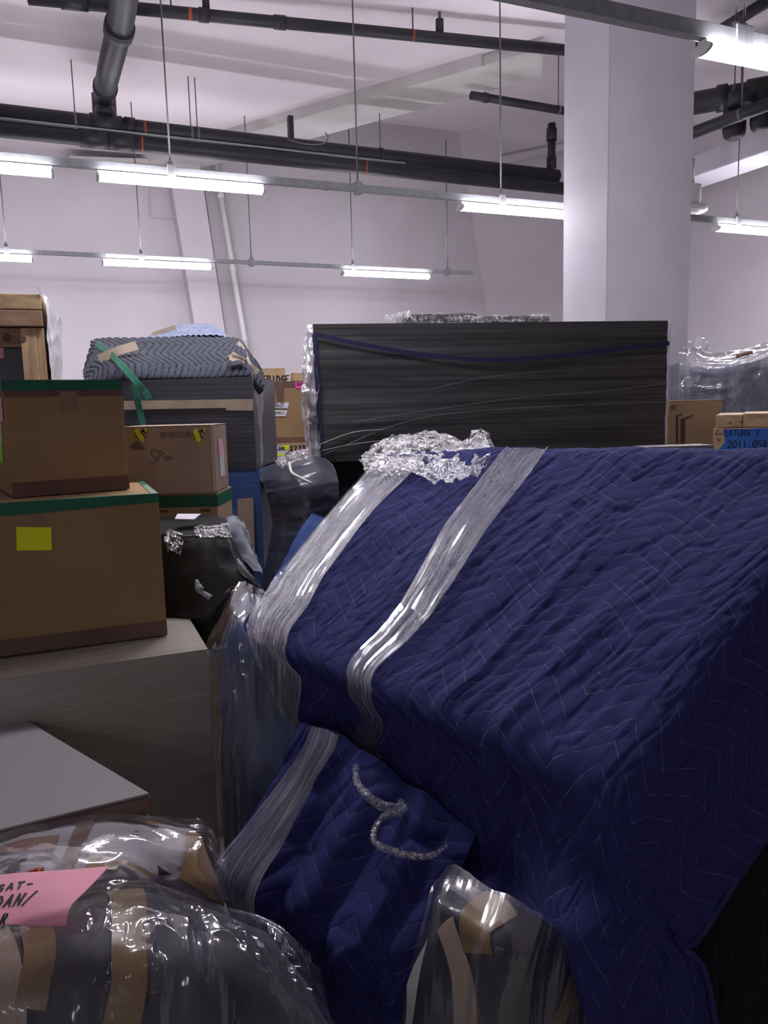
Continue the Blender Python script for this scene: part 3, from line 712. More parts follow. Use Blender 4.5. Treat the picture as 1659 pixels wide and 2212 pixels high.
# ================================================================== THE BLUE DRAPED CRATE
def blanket_net():
    A, B, C, D = P(838, 985, 2.7), P(1860, 955, 2.05), P(1308, 1728, 1.25), P(515, 1368, 1.95)
    A = A + UZ * .0
    us = [0, .22, .45, .68, .88, .985]; vs = [0, .2, .42, .64, .84, .97]
    top = {}
    for j, v in enumerate(vs):
        for i, u in enumerate(us):
            p = (A * (1 - u) + B * u) * (1 - v) + (D * (1 - u) + C * u) * v
            p = p + UZ * (.030 * math.sin(math.pi * u) * math.sin(math.pi * v) + .012 * math.sin(5 * u + 3 * v))
            top[j, i] = p
    rows = []
    # tuck behind the top edge
    back = [top[0, i] + np.array([.05, .16, -.10]) for i in range(6)]
    def right(p, v):         # hanging right side
        q = .30 + .24 * (1 - v)
        return [p + np.array([.045, -.02, -.045]), p + np.array([.085, -.02, -q * .5]), p + np.array([.14, -.035, -q])]
    r0 = right(back[5], 0); rows.append(back + r0)
    for j, v in enumerate(vs):
        rows.append([top[j, i] for i in range(6)] + right(top[j, 5], v))
    # front edge drop, left to right, with the corner tail at the right end
    rows.append([P(557, 1398, 1.90), P(738, 1500, 1.74), P(905, 1592, 1.575), P(1080, 1680, 1.42), P(1225, 1765, 1.30), P(1312, 1810, 1.235), P(1352, 1850, 1.22), P(1400, 1925, 1.23), P(1452, 2022, 1.24)])
    rows.append([P(590, 1465, 1.885), P(765, 1580, 1.725), P(920, 1700, 1.56), P(1070, 1800, 1.41), P(1205, 1868, 1.285), P(1285, 1920, 1.23), P(1345, 1960, 1.21), P(1410, 2010, 1.215), P(1480, 2060, 1.225)])
    rows.append([P(622, 1535, 1.88), P(770, 1640, 1.725), P(935, 1800, 1.53), P(1085, 1905, 1.37), P(1180, 1955, 1.24), P(1245, 2020, 1.17), P(1330, 2060, 1.165), P(1420, 2080, 1.205), P(1520, 2095, 1.22)])
    rows.append([P(640, 1560, 1.90), P(790, 1668, 1.74), P(955, 1850, 1.50), P(1105, 1955, 1.29), P(1200, 2005, 1.19), P(1258, 2140, 1.14), P(1345, 2200, 1.15), P(1440, 2230, 1.21), P(1550, 2260, 1.22)])
    rows.append([P(650, 1568, 1.93), P(800, 1680, 1.77), P(962, 1866, 1.49), P(1118, 1968, 1.275), P(1212, 2025, 1.18), P(1285, 2260, 1.13), P(1370, 2330, 1.16), P(1450, 2360, 1.21), P(1565, 2380, 1.22)])
    return rows
bt = thing('draped_crate', 'large tilted crate draped in a blue quilted moving blanket with film bands', 'crate', P(1000, 1500, 1.8) * np.array([1, 1, 0]))
bn_ = Net(blanket_net(), 470, 430, px=False)
U, V = bn_.U, bn_.V
ph = chev(U, V, .22, .105, .060)
puff = np.abs(np.sin(math.pi * ph)) ** .55
longf = ridged(U * 7.5 + .6 * V + 4, V * .8 + 2, 3)
puck = fbm(U * 34 + 12 * V, V * 12 - 8 * U, 3) * (.4 + .9 * np.clip(fbm(U * 4, V * 4, 2) + .5, 0, 1.2))
crs = np.clip(ridged(U * 12 + V * 3 + 11, V * 2.6, 2) - .55, 0, 1)
msk = np.clip(fbm(U * 2.6 + 8, V * 1.3 + 2, 2) * 2.2 + .45, .12, 1.3)
hb = .0013 * puff + .0060 * longf * msk + .0026 * puck - .007 * crs * np.clip(msk, 0, .8) - .0045 * np.clip(ridged(U * 42 + 9 * V, V * 8 - 5 * U, 2) - .45, 0, 1) + .011 * fbm(U * 6, V * 2.5, 2)
npmesh('blanket', bn_.disp(hb), bn_.faces(), M['blue'], bt, bn_.uv())
cu, cv = bn_.cu, bn_.cv
# crate inside
iA, iB, iC, iD = [np.array(q) for q in (P(900, 1030, 2.62), P(1780, 1060, 2.05), P(1308, 1728, 1.36), P(600, 1385, 1.98))]
ctr_ = (iA + iB + iC + iD) / 4
tq_ = [ctr_ + (q - ctr_) * .93 - UZ * .075 for q in (iA, iB, iC, iD)]
nq = np.cross(tq_[1] - tq_[0], tq_[3] - tq_[0]); nq /= np.linalg.norm(nq); nq = -nq if nq[2] > 0 else nq
prism('wrapped_crate', [q + nq * .09 for q in tq_], tq_, M['woodd'], bt, .01)
for q, zz_ in ((tq_[0], 0), (tq_[1], 0)):
    p_ = q + (ctr_ - q) * .16 + nq * .12
    bar('crate_leg', xy(p_, 0.0), p_, .07, .07, M['woodd'], bt) if False else tube('crate_leg', [xy(p_, 0), p_], .04, M['woodd'], bt, 10)
# hem binding along the right edge
hx = [bn_.G[j, -1] + bn_.Nn[j, -1] * .004 for j in range(30, 430, 8)]
tube('hem', hx, .006, M['blue'], bt, 8)
# film bands over the blanket
vA = cv[1]; vD = cv[7]
def u_at(px, py):
    d = (bn_.G - 0); q = np.array([[0, 0]])
    return None
PX = np.stack(proj(np.moveaxis(bn_.G, -1, 0).reshape(3, -1).T) if False else [np.zeros(1)], 0) if False else None
def uv_of(px, py):
    """metres on the blanket under a picture place (used to lay the bands where they run)"""
    g = bn_.G[::4, ::4]; w = (g - EYE) @ Fw; x = W_ / 2 + F * ((g - EYE) @ Rt) / w; y = H_ / 2 - F * ((g - EYE) @ Up) / w
    k = np.argmin((x - px) ** 2 + (y - py) ** 2); j, i = np.unravel_index(k, x.shape)
    return bn_.U[::4, ::4][j, i], bn_.V[::4, ::4][j, i]
def line_through(pts):
    q = sorted([uv_of(*p) for p in pts], key=lambda a: a[1]); vs_ = [a[1] for a in q]; us_ = [a[0] for a in q]
    return (lambda v: float(np.interp(v, vs_, us_))), vs_[0], vs_[-1]
l2, va, vb = line_through([(1128, 985), (1010, 1150), (900, 1330), (795, 1480), (795, 1600), (812, 1655)])
band_on(bn_, 'film_band', l2, lambda v: .052 + .012 * math.sin(3 * v), va - .03, vb, M['filmlight'], bt, off=.016, amp=.006, h=hb)
l1_, va1, vb1 = line_through([(850, 1005), (760, 1110), (660, 1250), (585, 1380), (600, 1500), (618, 1535)])
band_on(bn_, 'film_band', l1_, lambda v: .104 - .01 * v, va1 - .02, vb1, M['film'], bt, off=.016, amp=.007, nw=30, h=hb)
# gathered film bunched at the back corner
def crumple(name, net, parent, mat, nu=90, nv=70, amp=.016, f=16, off=.02, seed=0.):
    n = Net(net, nu, nv); x = n.U * f + seed; y = n.V * f + seed
    h = off + amp * (ridged(x, y, 3) - .4) + .5 * amp * fbm(x * 2.3, y * 2.3, 2)
    G = n.disp(h) + .5 * amp * np.stack([fbm(x * 1.7 + 9, y * 1.7, 2), 0 * x, fbm(x * 1.5, y * 1.9 + 5, 2)], -1)
    return npmesh(name, G, n.faces(), mat, parent, n.uv())
crumple('film_bunch', [[(790, 1000, 2.78), (850, 958, 2.84), (930, 948, 2.86), (1005, 965, 2.84), (1048, 958, 2.80)],
                       [(790, 1020, 2.64), (850, 985, 2.64), (930, 990, 2.60), (1010, 1000, 2.54), (1066, 990, 2.52)],
                       [(820, 1040, 2.50), (870, 1030, 2.45), (945, 1056, 2.33), (1010, 1048, 2.31), (1058, 1020, 2.34)]], bt, M['filmx'])
crumple('film_knot', [[(1022, 975, 2.77), (1035, 935, 2.79), (1052, 970, 2.77)], [(1018, 985, 2.73), (1036, 950, 2.72), (1062, 985, 2.70)], [(1020, 1000, 2.70), (1040, 985, 2.68), (1068, 1000, 2.66)]], bt, M['filmx'], 40, 30, .012, 30, .012, 3.)
# loose tail of the band
tail = curve_pts([P(812, 1635, 1.66), P(836, 1700, 1.58), P(872, 1745, 1.50), P(820, 1738, 1.46), P(774, 1695, 1.48), P(768, 1655, 1.54)], 40)
tube('film_tail', tail, list(np.interp(np.linspace(0, 1, len(tail)), [0, .3, .5, .8, 1], [.016, .008, .012, .008, .006])), M['filmx'], bt, 10, jitter=.25)
tail2 = curve_pts([P(872, 1748, 1.49), P(822, 1770, 1.43), P(808, 1815, 1.40), P(860, 1842, 1.37), P(925, 1850, 1.34), P(966, 1826, 1.36)], 50)
tube('film_tail', tail2, list(np.interp(np.linspace(0, 1, len(tail2)), [0, .2, .6, 1], [.011, .006, .008, .004])), M['filmx'], bt, 9, jitter=.25)

# ================================================================== LOWER BLUE BUNDLE
lt = thing('quilted_bundle', 'blue quilted bundle with a wide film band, underneath the draped crate', 'bundle', P(720, 1900, 1.35) * np.array([1, 1, 0]))
ln = Net([[(650, 1560, 1.72), (730, 1590, 1.66), (830, 1650, 1.58), (930, 1720, 1.5), (1030, 1800, 1.44)],
          [(590, 1690, 1.64), (690, 1725, 1.56), (800, 1775, 1.48), (905, 1835, 1.42), (985, 1900, 1.38)],
          [(525, 1800, 1.56), (640, 1850, 1.47), (760, 1905, 1.40), (865, 1960, 1.34), (930, 2010, 1.32)],
          [(470, 1885, 1.50), (600, 1960, 1.40), (715, 2020, 1.33), (815, 2090, 1.28), (880, 2120, 1.27)],
          [(500, 1945, 1.49), (640, 2060, 1.38), (735, 2130, 1.31), (815, 2190, 1.27), (865, 2230, 1.27)],
          [(520, 2030, 1.50), (650, 2150, 1.40), (740, 2260, 1.33), (820, 2320, 1.29), (860, 2340, 1.30)]], 240, 240)
U, V = ln.U, ln.V
hl = .0022 * np.abs(np.sin(math.pi * chev(U, V, .16, .075, .046))) ** .55 + .012 * ridged(U * 6.5 + 3, V * 1.6, 2) + .003 * fbm(U * 30, V * 22, 3) - .016 * np.clip(ridged(U * 12 + V * 5, V * 5, 2) - .45, 0, 1) + .010 * fbm(U * 8 + 1, V * 7, 2)
def uv_l(px, py):
    g = ln.G[::3, ::3]; w = (g - EYE) @ Fw; x = W_ / 2 + F * ((g - EYE) @ Rt) / w; y = H_ / 2 - F * ((g - EYE) @ Up) / w
    k = np.argmin((x - px) ** 2 + (y - py) ** 2); j, i = np.unravel_index(k, x.shape); return ln.U[::3, ::3][j, i], ln.V[::3, ::3][j, i]
for gp_, dp_, wd_ in (([(860, 1740), (800, 1830), (740, 1920), (690, 2000)], .022, .028), ([(940, 1870), (880, 1960), (810, 2060)], .014, .026), ([(745, 1660), (690, 1760), (630, 1880)], .012, .022)):
    gq_ = np.array(sorted([uv_l(*p) for p in gp_], key=lambda a: a[1]))
    uc_ = np.interp(V, gq_[:, 1], gq_[:, 0]); hl = hl - dp_ * np.exp(-((U - uc_) / wd_) ** 2) + .5 * dp_ * np.exp(-((U - uc_ + 2 * wd_) / wd_) ** 2)
net_close('blanket', ln, hl, M['blue2'], lt, back=.22, bdir=(.15, 1, -.35))
prism('inner_core', [P(640, 1990, 1.55) * np.array([1, 1, 0]), P(840, 2050, 1.45) * np.array([1, 1, 0]), P(840, 2000, 1.7) * np.array([1, 1, 0]), P(660, 1990, 1.8) * np.array([1, 1, 0])],
      [P(640, 1990, 1.58), P(820, 2050, 1.48), P(840, 2000, 1.7), P(660, 1990, 1.8)], M['black'], lt)
q_ = sorted([uv_l(*p) for p in ((700, 1618), (655, 1690), (605, 1775), (550, 1860), (515, 1920))], key=lambda a: a[1])
band_on(ln, 'film_band', lambda v: float(np.interp(v, [a[1] for a in q_], [a[0] for a in q_])), .054, q_[0][1] - .03, q_[-1][1] + .03, M['film'], lt, off=.014, amp=.006, nw=26, h=hl)
# ================================================================== FILM-COVERED BLUE PANEL LEANING BEHIND
pt_ = thing('padded_bundle', 'blue padded panel in loose clear film, leaning beside the grey wrapped box', 'panel', P(560, 1800, 1.85) * np.array([1, 1, 0]))
pn = Net([[(505, 1300, 2.20), (535, 1278, 2.24), (575, 1295, 2.24), (640, 1380, 2.2)],
          [(478, 1400, 2.10), (530, 1390, 2.06), (590, 1420, 2.06), (690, 1470, 2.06)],
          [(478, 1560, 2.02), (530, 1560, 1.97), (600, 1580, 1.96), (720, 1600, 1.96)],
          [(484, 1720, 1.96), (540, 1720, 1.90), (620, 1720, 1.88), (720, 1740, 1.86)],
          [(492, 1880, 1.90), (545, 1900, 1.84), (620, 1900, 1.80), (720, 1920, 1.78)]], 70, 110)
net_close('padded_body', pn, .012 * fbm(pn.U * 5, pn.V * 4, 3) + .006 * ridged(pn.U * 16, pn.V * 3, 2), M['panelwrap'], pt_, back=.09)
pf = Net([[(500, 1275, 2.17), (524, 1262, 2.20), (556, 1272, 2.20), (600, 1330, 2.19), (640, 1380, 2.15)],
          [(462, 1370, 2.08), (510, 1350, 2.02), (560, 1360, 2.02), (620, 1420, 2.02), (690, 1470, 2.02)],
          [(452, 1440, 2.04), (505, 1440, 1.98), (560, 1450, 1.97), (630, 1500, 1.96), (715, 1560, 1.95)],
          [(464, 1600, 1.96), (512, 1600, 1.91), (570, 1600, 1.90), (640, 1610, 1.90), (730, 1640, 1.89)],
          [(474, 1760, 1.90), (520, 1770, 1.84), (580, 1770, 1.83), (640, 1780, 1.82), (720, 1790, 1.82)],
          [(484, 1880, 1.86), (530, 1900, 1.79), (590, 1900, 1.77), (650, 1900, 1.76), (720, 1910, 1.76)]], 90, 150)
hf = .006 + .010 * fbm(pf.U * 9, pf.V * 4, 3) + .006 * ridged(pf.U * 14 + pf.V * 2, pf.V * 2.2, 2)
npmesh('clear_film', pf.disp(hf), pf.faces(), M['filmclear'], pt_, pf.uv())

# ================================================================== PLASTIC-COVERED BOX UNDER THE BLANKET CORNER
st = thing('covered_box', 'dark box under cloudy plastic with tan tape, below the blanket corner', 'box', P(1080, 2100, 1.1) * np.array([1, 1, 0]))
sn_ = Net([[(960, 1905, 1.22), (1040, 1925, 1.17), (1130, 1965, 1.13), (1215, 2020, 1.19), (1300, 2080, 1.32)],
           [(942, 1935, 1.16), (1015, 1990, 1.10), (1100, 2050, 1.06), (1195, 2110, 1.15), (1300, 2150, 1.29)],
           [(930, 2000, 1.13), (1005, 2045, 1.085), (1090, 2100, 1.05), (1190, 2160, 1.14), (1300, 2200, 1.28)],
           [(905, 2120, 1.12), (990, 2150, 1.075), (1085, 2200, 1.045), (1185, 2250, 1.13), (1300, 2280, 1.27)],
           [(880, 2300, 1.13), (985, 2330, 1.075), (1080, 2340, 1.045), (1180, 2360, 1.13), (1300, 2380, 1.26)]], 70, 80)
hs = .006 * fbm(sn_.U * 8, sn_.V * 5, 3)
net_close('body', sn_, hs, M['navywrap'], st, back=.24, bdir=(.25, 1, -.75))
fo = P(1080, 2150, 1.1)
def strip_on(net, h, name, pts, hw, mat, parent, off=.003, nl=26, nw=6):
    """a tape strip lying on a Net along picture points"""
    g = net.G; w = (g - EYE) @ Fw; x = W_ / 2 + F * ((g - EYE) @ Rt) / w; y = H_ / 2 - F * ((g - EYE) @ Up) / w
    q = []
    for px, py in pts:
        k = np.argmin((x - px) ** 2 + (y - py) ** 2); j, i = np.unravel_index(k, x.shape); q.append((net.U[j, i], net.V[j, i]))
    q = np.array(q); c = crom(q, np.linspace(0, len(q) - 1, nl)); t = np.gradient(c, axis=0); t /= np.linalg.norm(t, axis=1, keepdims=True) + 1e-9
    s = np.stack([-t[:, 1], t[:, 0]], 1); k = np.linspace(-1, 1, nw)
    uv = c[:, None, :] + s[:, None, :] * (k[None, :, None] * hw)
    D = net.disp(h); Pp = net.sample(D, uv[..., 0], uv[..., 1]); Nn = net.sample(net.Nn, uv[..., 0], uv[..., 1])
    G = Pp + Nn * off
    G = np.concatenate([G, (Pp + Nn * (off - .0015))], 0) if False else G
    o = npmesh(name, G, gridfaces(nl, nw), mat, parent, uv); return o
strip_on(sn_, hs, 'tape_strip', [(1095, 1940), (1040, 1975), (1025, 2000), (1030, 2060)], .028, M['tan'], st, off=.004)
strip_on(sn_, hs, 'tape_strip', [(965, 1990), (985, 2060), (1000, 2140), (1010, 2260)], .020, M['masking'], st)
strip_on(sn_, hs, 'tape_strip', [(1245, 2080), (1225, 2150), (1195, 2240), (1180, 2300)], .020, M['tan'], st)
sf = Net([[(950, 1885, 1.20), (985, 1878, 1.18), (1050, 1915, 1.13), (1135, 1962, 1.10), (1220, 2020, 1.17), (1310, 2070, 1.31)],
          [(930, 1915, 1.15), (968, 1925, 1.12), (1030, 1985, 1.07), (1110, 2045, 1.035), (1205, 2100, 1.13), (1305, 2140, 1.27)],
          [(915, 1975, 1.12), (955, 1990, 1.09), (1015, 2030, 1.055), (1100, 2090, 1.025), (1195, 2150, 1.12), (1300, 2190, 1.26)],
          [(888, 2100, 1.11), (935, 2110, 1.075), (1000, 2140, 1.045), (1085, 2180, 1.02), (1185, 2230, 1.11), (1300, 2270, 1.25)],
          [(862, 2300, 1.12), (925, 2320, 1.075), (995, 2330, 1.045), (1080, 2340, 1.02), (1180, 2350, 1.11), (1300, 2370, 1.25)]], 110, 110)
hf2 = .004 + .010 * fbm(sf.U * 10, sf.V * 2.2, 3) + .004 * ridged(sf.U * 18, sf.V * 2, 2)
npmesh('cloudy_plastic', sf.disp(hf2), sf.faces(), M['filmcloud'], st, sf.uv())

# ================================================================== DARK BLANKET AT THE LOWER RIGHT
dk = thing('dark_bundle', 'near-black quilted bundle standing under the blanket hem, lower right', 'bundle', P(1600, 2100, 1.5) * np.array([1, 1, 0]))
dn_ = Net([[(1400, 1700, 1.62), (1550, 1700, 1.58), (1720, 1680, 1.6)], [(1400, 1950, 1.52), (1550, 1930, 1.45), (1720, 1900, 1.46)],
           [(1400, 2150, 1.48), (1550, 2130, 1.40), (1720, 2100, 1.42)], [(1400, 2420, 1.46), (1550, 2420, 1.38), (1720, 2420, 1.40)]], 120, 120)
hd = .008 * np.abs(np.sin(math.pi * chev(dn_.U, dn_.V, 3.0, .03, .035, True))) ** .6 + .02 * fbm(dn_.U * 4, dn_.V * 2, 2)
net_close('blanket', dn_, hd, M['blackq'], dk, back=.3)

# ================================================================== LEFT STACK OF CARTONS
# big paper-coloured box in film
gx, gy = DR, DN
TR = Hh(449, 1402, .96); wG = .72; dG = .40
g0 = xy(TR - gx * wG, 0)
gt = thing('wrapped_box', 'big grey paper box in stretch film carrying the two brown cartons', 'box', g0 + gx * .3 + gy * .3)
wrapbox('body', g0, gx, gy, wG, dG, .96, M['paperwrap'], gt, amp=.005, fu=3, fv=12, res=.016)
gF = Face(g0, gx, UZ, -gy); gR = Face(g0 + gx * wG, gy, UZ, gx)
tube('film_edge', [g0 + gx * wG + UZ * z + .004 * np.array([random.random() - .5, random.random() - .5, 0]) for z in np.linspace(.3, .955, 14)], .006, M['filmx'], gt, 8)
patch('note', gF, [(400, 1742), (424, 1735), (425, 1747), (401, 1755)], pm('faded_note', (.45, .34, .33), .8), gt, px=True, off=.006)
# lower carton
lc = carton_frame(-40, 1100, 1.955, 354, 22.3, 1450, .44)
c0, ux, uy, w, d, h = lc
zb_ = .967; ztop = P(352, 1068, 2.135)[2]
FLp = P(1, 1440, 1.985); c0 = xy(FLp - ux * .12, zb_); TRp = P(365, 1392, 2.13)
w = float((TRp - c0) @ ux); lc = (c0, ux, uy, w, .43, ztop - zb_)
lt_, lf = carton('carton', 'larger lower brown carton with green tape rim and a yellow note', lc, M['card'])
h = lc[5]
patch('green_tape', lf['F'], [(0, h - .034), (w * .5, h - .030), (w, h - .022), (w, h), (0, h)], M['green'], lt_, off=.001)
patch('green_tape', lf['R'], rect(0, h - .018, .43, h), M['green'], lt_, off=.001)
patch('green_tape', lf['T'], rect(0, 0, w, .016), M['green'], lt_, off=.001)
patch('green_tape', lf['T'], rect(w - .018, .016, w, .43), M['green'], lt_, off=.001)
patch('brown_tape', lf['F'], rect(0, .001, w, .044), M['browntape'], lt_, off=.001)
patch('brown_tape', lf['F'], rect(w * .38, h - .085, w * .38 + .045, h - .032), pm('clear_tape', (.30, .19, .115), .25), lt_, off=.0006)
patch('yellow_note', lf['F'], [(35, 1138), (111, 1139), (112, 1188), (36, 1189)], M['yellow'], lt_, px=True, off=.0015)
# upper carton
ux, uy = dirs(33.0)
FLb = P(28, 1074, 2.12); FLb[2] = ztop + .002
w2 = along(FLb, ux, 280); zt2 = P(15, 822, 2.12)[2]
uc = (FLb, ux, uy, w2, .40, zt2 - FLb[2])
ut, uf = carton('carton', 'smaller upper brown carton with green tape rim, on the larger one', uc, M['card'])
h2 = uc[5]
patch('green_tape', uf['F'], rect(0, h2 - .027, w2, h2), M['green'], ut, off=.001)
patch('green_tape', uf['L'], rect(0, h2 - .027, .40, h2), M['green'], ut, off=.001)
patch('green_tape', uf['T'], rect(0, 0, w2, .02), M['green'], ut, off=.001)
patch('brown_tape', uf['F'], rect(0, .001, w2, .042), M['browntape'], ut, off=.001)
patch('brown_tape', uf['F'], rect(0, h2 - .044, w2, h2 - .027), M['browntape'], ut, off=.0006)
patch('clear_tape', uf['F'], rect(w2 * .45, h2 - .09, w2 * .45 + .045, h2 - .03), pm('clear_tape', (.30, .19, .115), .25), ut, off=.0008)
patch('white_label', uf['L'], rect(.10, h2 - .17, .27, h2 - .03), M['white'], ut, off=.001)
patch('pink_note', uf['L'], rect(.03, h2 - .11, .12, h2 - .045), M['pink'], ut, off=.0025)
patch('lime_note', uf['L'], rect(.12, .09, .19, .19), M['lime'], ut, off=.0015)
# white-topped flat box at the lower left
wq = [Hh(323, 1714, .84), Hh(62, 1559, .84), Hh(-75, 1556, .84), Hh(-30, 1800, .84)]
ft = thing('white_box', 'low box with a smooth white top and brown rim, wedged before the grey box', 'box', sum(wq) / 4 * np.array([1, 1, 0]))
prism('body', [xy(q, 0) for q in wq], [xy(q, .800) for q in wq], M['paperwrap'], ft, .004)
ce = sum(wq) / 4
prism('rim', [xy(ce + (q - ce) * 1.012, .799) for q in wq], [xy(ce + (q - ce) * 1.012, .836) for q in wq], M['browntape'], ft, .003)
prism('white_top', [xy(q, .8365) for q in wq], [xy(q, .841) for q in wq], M['whitewrap'], ft, .001)
fe = (wq[0] - wq[3]) * np.array([1, 1, 0]); fe /= np.linalg.norm(fe); fn = np.array([fe[1], -fe[0], 0])
bs_ = Hh(330, 1722, .80)
rr_ = (wq[1] - wq[0]) * np.array([1, 1, 0]); rr_ /= np.linalg.norm(rr_)
Fr = Face(xy(wq[0], 0), rr_, UZ, -np.cross(rr_, UZ) if (-np.cross(rr_, UZ))[0] > 0 else np.cross(rr_, UZ))
patch('blue_strap', Fr, rect(.012, .45, .034, .80), M['bluestrap'], ft, off=.006)
# ------------------------------------------------------------------ pale box with writing behind, and the taped one below it
ux, uy = dirs(-1.5)
TL = P(262, 922, 2.74); w = along(TL, ux, 455); zt = TL[2]; zb = P(345, 1068, 2.74)[2]
bx = (xy(TL, zb), ux, uy, w, .235, zt - zb); h = zt - zb
t, f = carton('carton', 'pale carton with hazard stickers and handwriting, before the grey bundle', bx, M['card2'], bev=.005)
obox('flap_ridge', xy(TL, zb) + ux * (w - .002) + UZ * .002 + uy * .02, ux, uy, .004, .02, h - .004, M['card2'], t, .0015)
patch('clear_tape', f['R'], rect(.10, .05, .17, .16), M['white'], t, off=.0008)
patch('pink_note', f['R'], rect(.09, h - .115, .15, h - .055), M['pink'], t, off=.0018)
FF = f['F']
for k, (pl, sh) in enumerate((([(293, 926), (318, 926), (311, 954), (288, 946)], 0), ([(420, 926), (445, 926), (431, 956), (411, 946)], 0))):
    q = patch('hazard_sticker', FF, pl, M['hazard'], t, px=True, off=.0012)
    P4 = [np.array(FF.px(*a)) for a in pl]
    bl4 = lambda s_, t_: (P4[0] * (1 - s_) + P4[1] * s_) * (1 - t_) + (P4[3] * (1 - s_) + P4[2] * s_) * t_
    def clipband(lo_, hi_):
        pts_ = [(x_, y_) for x_, y_ in ((0, lo_), (0, hi_), (1 - hi_, 1), (1 - lo_, 1))] if lo_ >= 0 else [(-lo_, 0), (-hi_, 0), (1, 1 + hi_), (1, 1 + lo_)]
        return [bl4(*p_) for p_ in pts_]
    for lo_, hi_ in ((.70, .84), (.38, .54), (-.42, -.30), (-.68, -.56)):
        patch('stripe', FF, clipband(lo_, hi_), M['ink'], q, off=.0028, t=.0006)
    patch('warning_mark', FF, [bl4(.60, .06), bl4(.84, .10), bl4(.86, .28), bl4(.62, .30)], M['ink'], q, off=.0028, t=.0006)
    patch('sticker_tear', FF, [bl4(.20, 0), bl4(.48, 0), bl4(.42, .20), bl4(.26, .22)], M['white'], q, off=.0029, t=.0005)
patch('yellow_tape', FF, [(428, 952), (449, 952), (449, 967), (427, 967)], pm('pale_yellow_tape', (.40, .31, .15), .4), t, px=True, off=.0008)
patch('yellow_tape', FF, [(278, 926), (294, 926), (289, 950), (278, 950)], pm('pale_yellow_tape', (.40, .31, .15), .4), t, px=True, off=.0008)
sx, sz = FF.px(322, 1000)
writing('lettering', FF, 'S', sx, sz, .047, .0032, M['inkgrey'], t, k=.0012, slant=.15)
sx, sz = FF.px(340, 996)
writing('lettering', FF, 'P', sx, sz, .036, .003, M['inkgrey'], t, k=.0012, slant=.1)
sx, sz = FF.px(353, 994)
writing('lettering', FF, 'oo', sx, sz, .030, .003, M['inkgrey'], t, k=.0012, adv=.52)
sx, sz = FF.px(347, 946)
writing('lettering', FF, 'BRIGHTSIGN', sx, sz, .019, .0022, M['inkgrey'], t, k=.0012, adv=.58)
# dark peeled tape piece
patch('peeled_tape', FF, [(279, 965), (296, 951), (315, 970), (287, 971)], pm('torn_brown', (.17, .12, .085), .8), t, px=True, off=.001)
TL = P(262, 1069, 2.76); w = along(TL, ux, 468)
bx = (xy(TL, .0), ux, uy, w, .24, TL[2] - .002); h = bx[5]
t, f = carton('carton', 'brown carton with a broad green tape band, under the pale carton', bx, M['cardlight'])
patch('green_tape', f['F'], rect(0, h - .048, w, h - .006), M['green'], t, off=.001)
patch('green_tape', f['R'], rect(0, h - .048, .24, h - .006), M['green'], t, off=.001)
patch('green_tape', f['T'], rect(0, 0, w, .03), M['green'], t, off=.001)
for q in (.22, .44): patch('scuff', f['F'], rect(w * q * 2 - .02, h - .066, w * q * 2 + .015, h - .055), M['browntape'], t, off=.0006)
# ------------------------------------------------------------------ black film bundle
kt = thing('black_bundle', 'glossy black plastic bundle with torn pale lining and a white tag', 'bundle', P(450, 1350, 2.35) * np.array([1, 1, 0]))
kn = Net([[(330, 1118, 2.70), (400, 1118, 2.70), (455, 1114, 2.70), (486, 1122, 2.66), (505, 1135, 2.70)],
          [(330, 1150, 2.50), (392, 1152, 2.46), (450, 1148, 2.46), (490, 1146, 2.46), (515, 1170, 2.55)],
          [(330, 1160, 2.46), (390, 1165, 2.42), (450, 1166, 2.42), (495, 1168, 2.42), (530, 1200, 2.50)],
          [(330, 1240, 2.42), (395, 1240, 2.38), (455, 1230, 2.36), (515, 1225, 2.38), (552, 1248, 2.46)],
          [(335, 1300, 2.38), (400, 1310, 2.35), (470, 1290, 2.33), (530, 1262, 2.35), (572, 1282, 2.42)],
          [(365, 1345, 2.36), (410, 1370, 2.34), (455, 1350, 2.33), (505, 1290, 2.36), (560, 1300, 2.45)],
          [(400, 1430, 2.36), (425, 1440, 2.34), (455, 1420, 2.34), (510, 1380, 2.38), (570, 1380, 2.5)]], 110, 130)
hk = .004 * fbm(kn.U * 9, kn.V * 7, 3) + .003 * np.clip(ridged(kn.U * 9 + 5, kn.V * 7, 2), -.3, 1)
net_close('black_film', kn, hk, M['bagblack'], kt, back=.045)
crumple('glint_crumple', [[(420, 1140, 2.47), (455, 1136, 2.47), (494, 1134, 2.47)], [(420, 1152, 2.43), (455, 1152, 2.43), (497, 1152, 2.43)], [(424, 1160, 2.40), (458, 1162, 2.40), (500, 1166, 2.40)]], kt, M['filmx'], 40, 24, .006, 40, .004)  # pale film crumples put in for the glints along the bundle's edges
crumple('glint_crumple', [[(358, 1150, 2.47), (372, 1148, 2.46), (394, 1152, 2.45)], [(358, 1168, 2.42), (374, 1168, 2.41), (396, 1172, 2.41)], [(360, 1190, 2.40), (374, 1190, 2.39), (390, 1200, 2.39)]], kt, M['filmx'], 30, 24, .006, 40, .004)
fo_n = Net([[(488, 1118, 2.50), (500, 1116, 2.52), (516, 1130, 2.56)], [(492, 1150, 2.47), (512, 1150, 2.49), (534, 1172, 2.56)], [(508, 1190, 2.46), (530, 1195, 2.48), (548, 1210, 2.56)], [(540, 1236, 2.45), (549, 1238, 2.47), (558, 1246, 2.52)]], 24, 40)
net_close('lining', fo_n, .012 * fbm(fo_n.U * 18, fo_n.V * 14, 3) + .012, M['foam'], kt, back=.03)
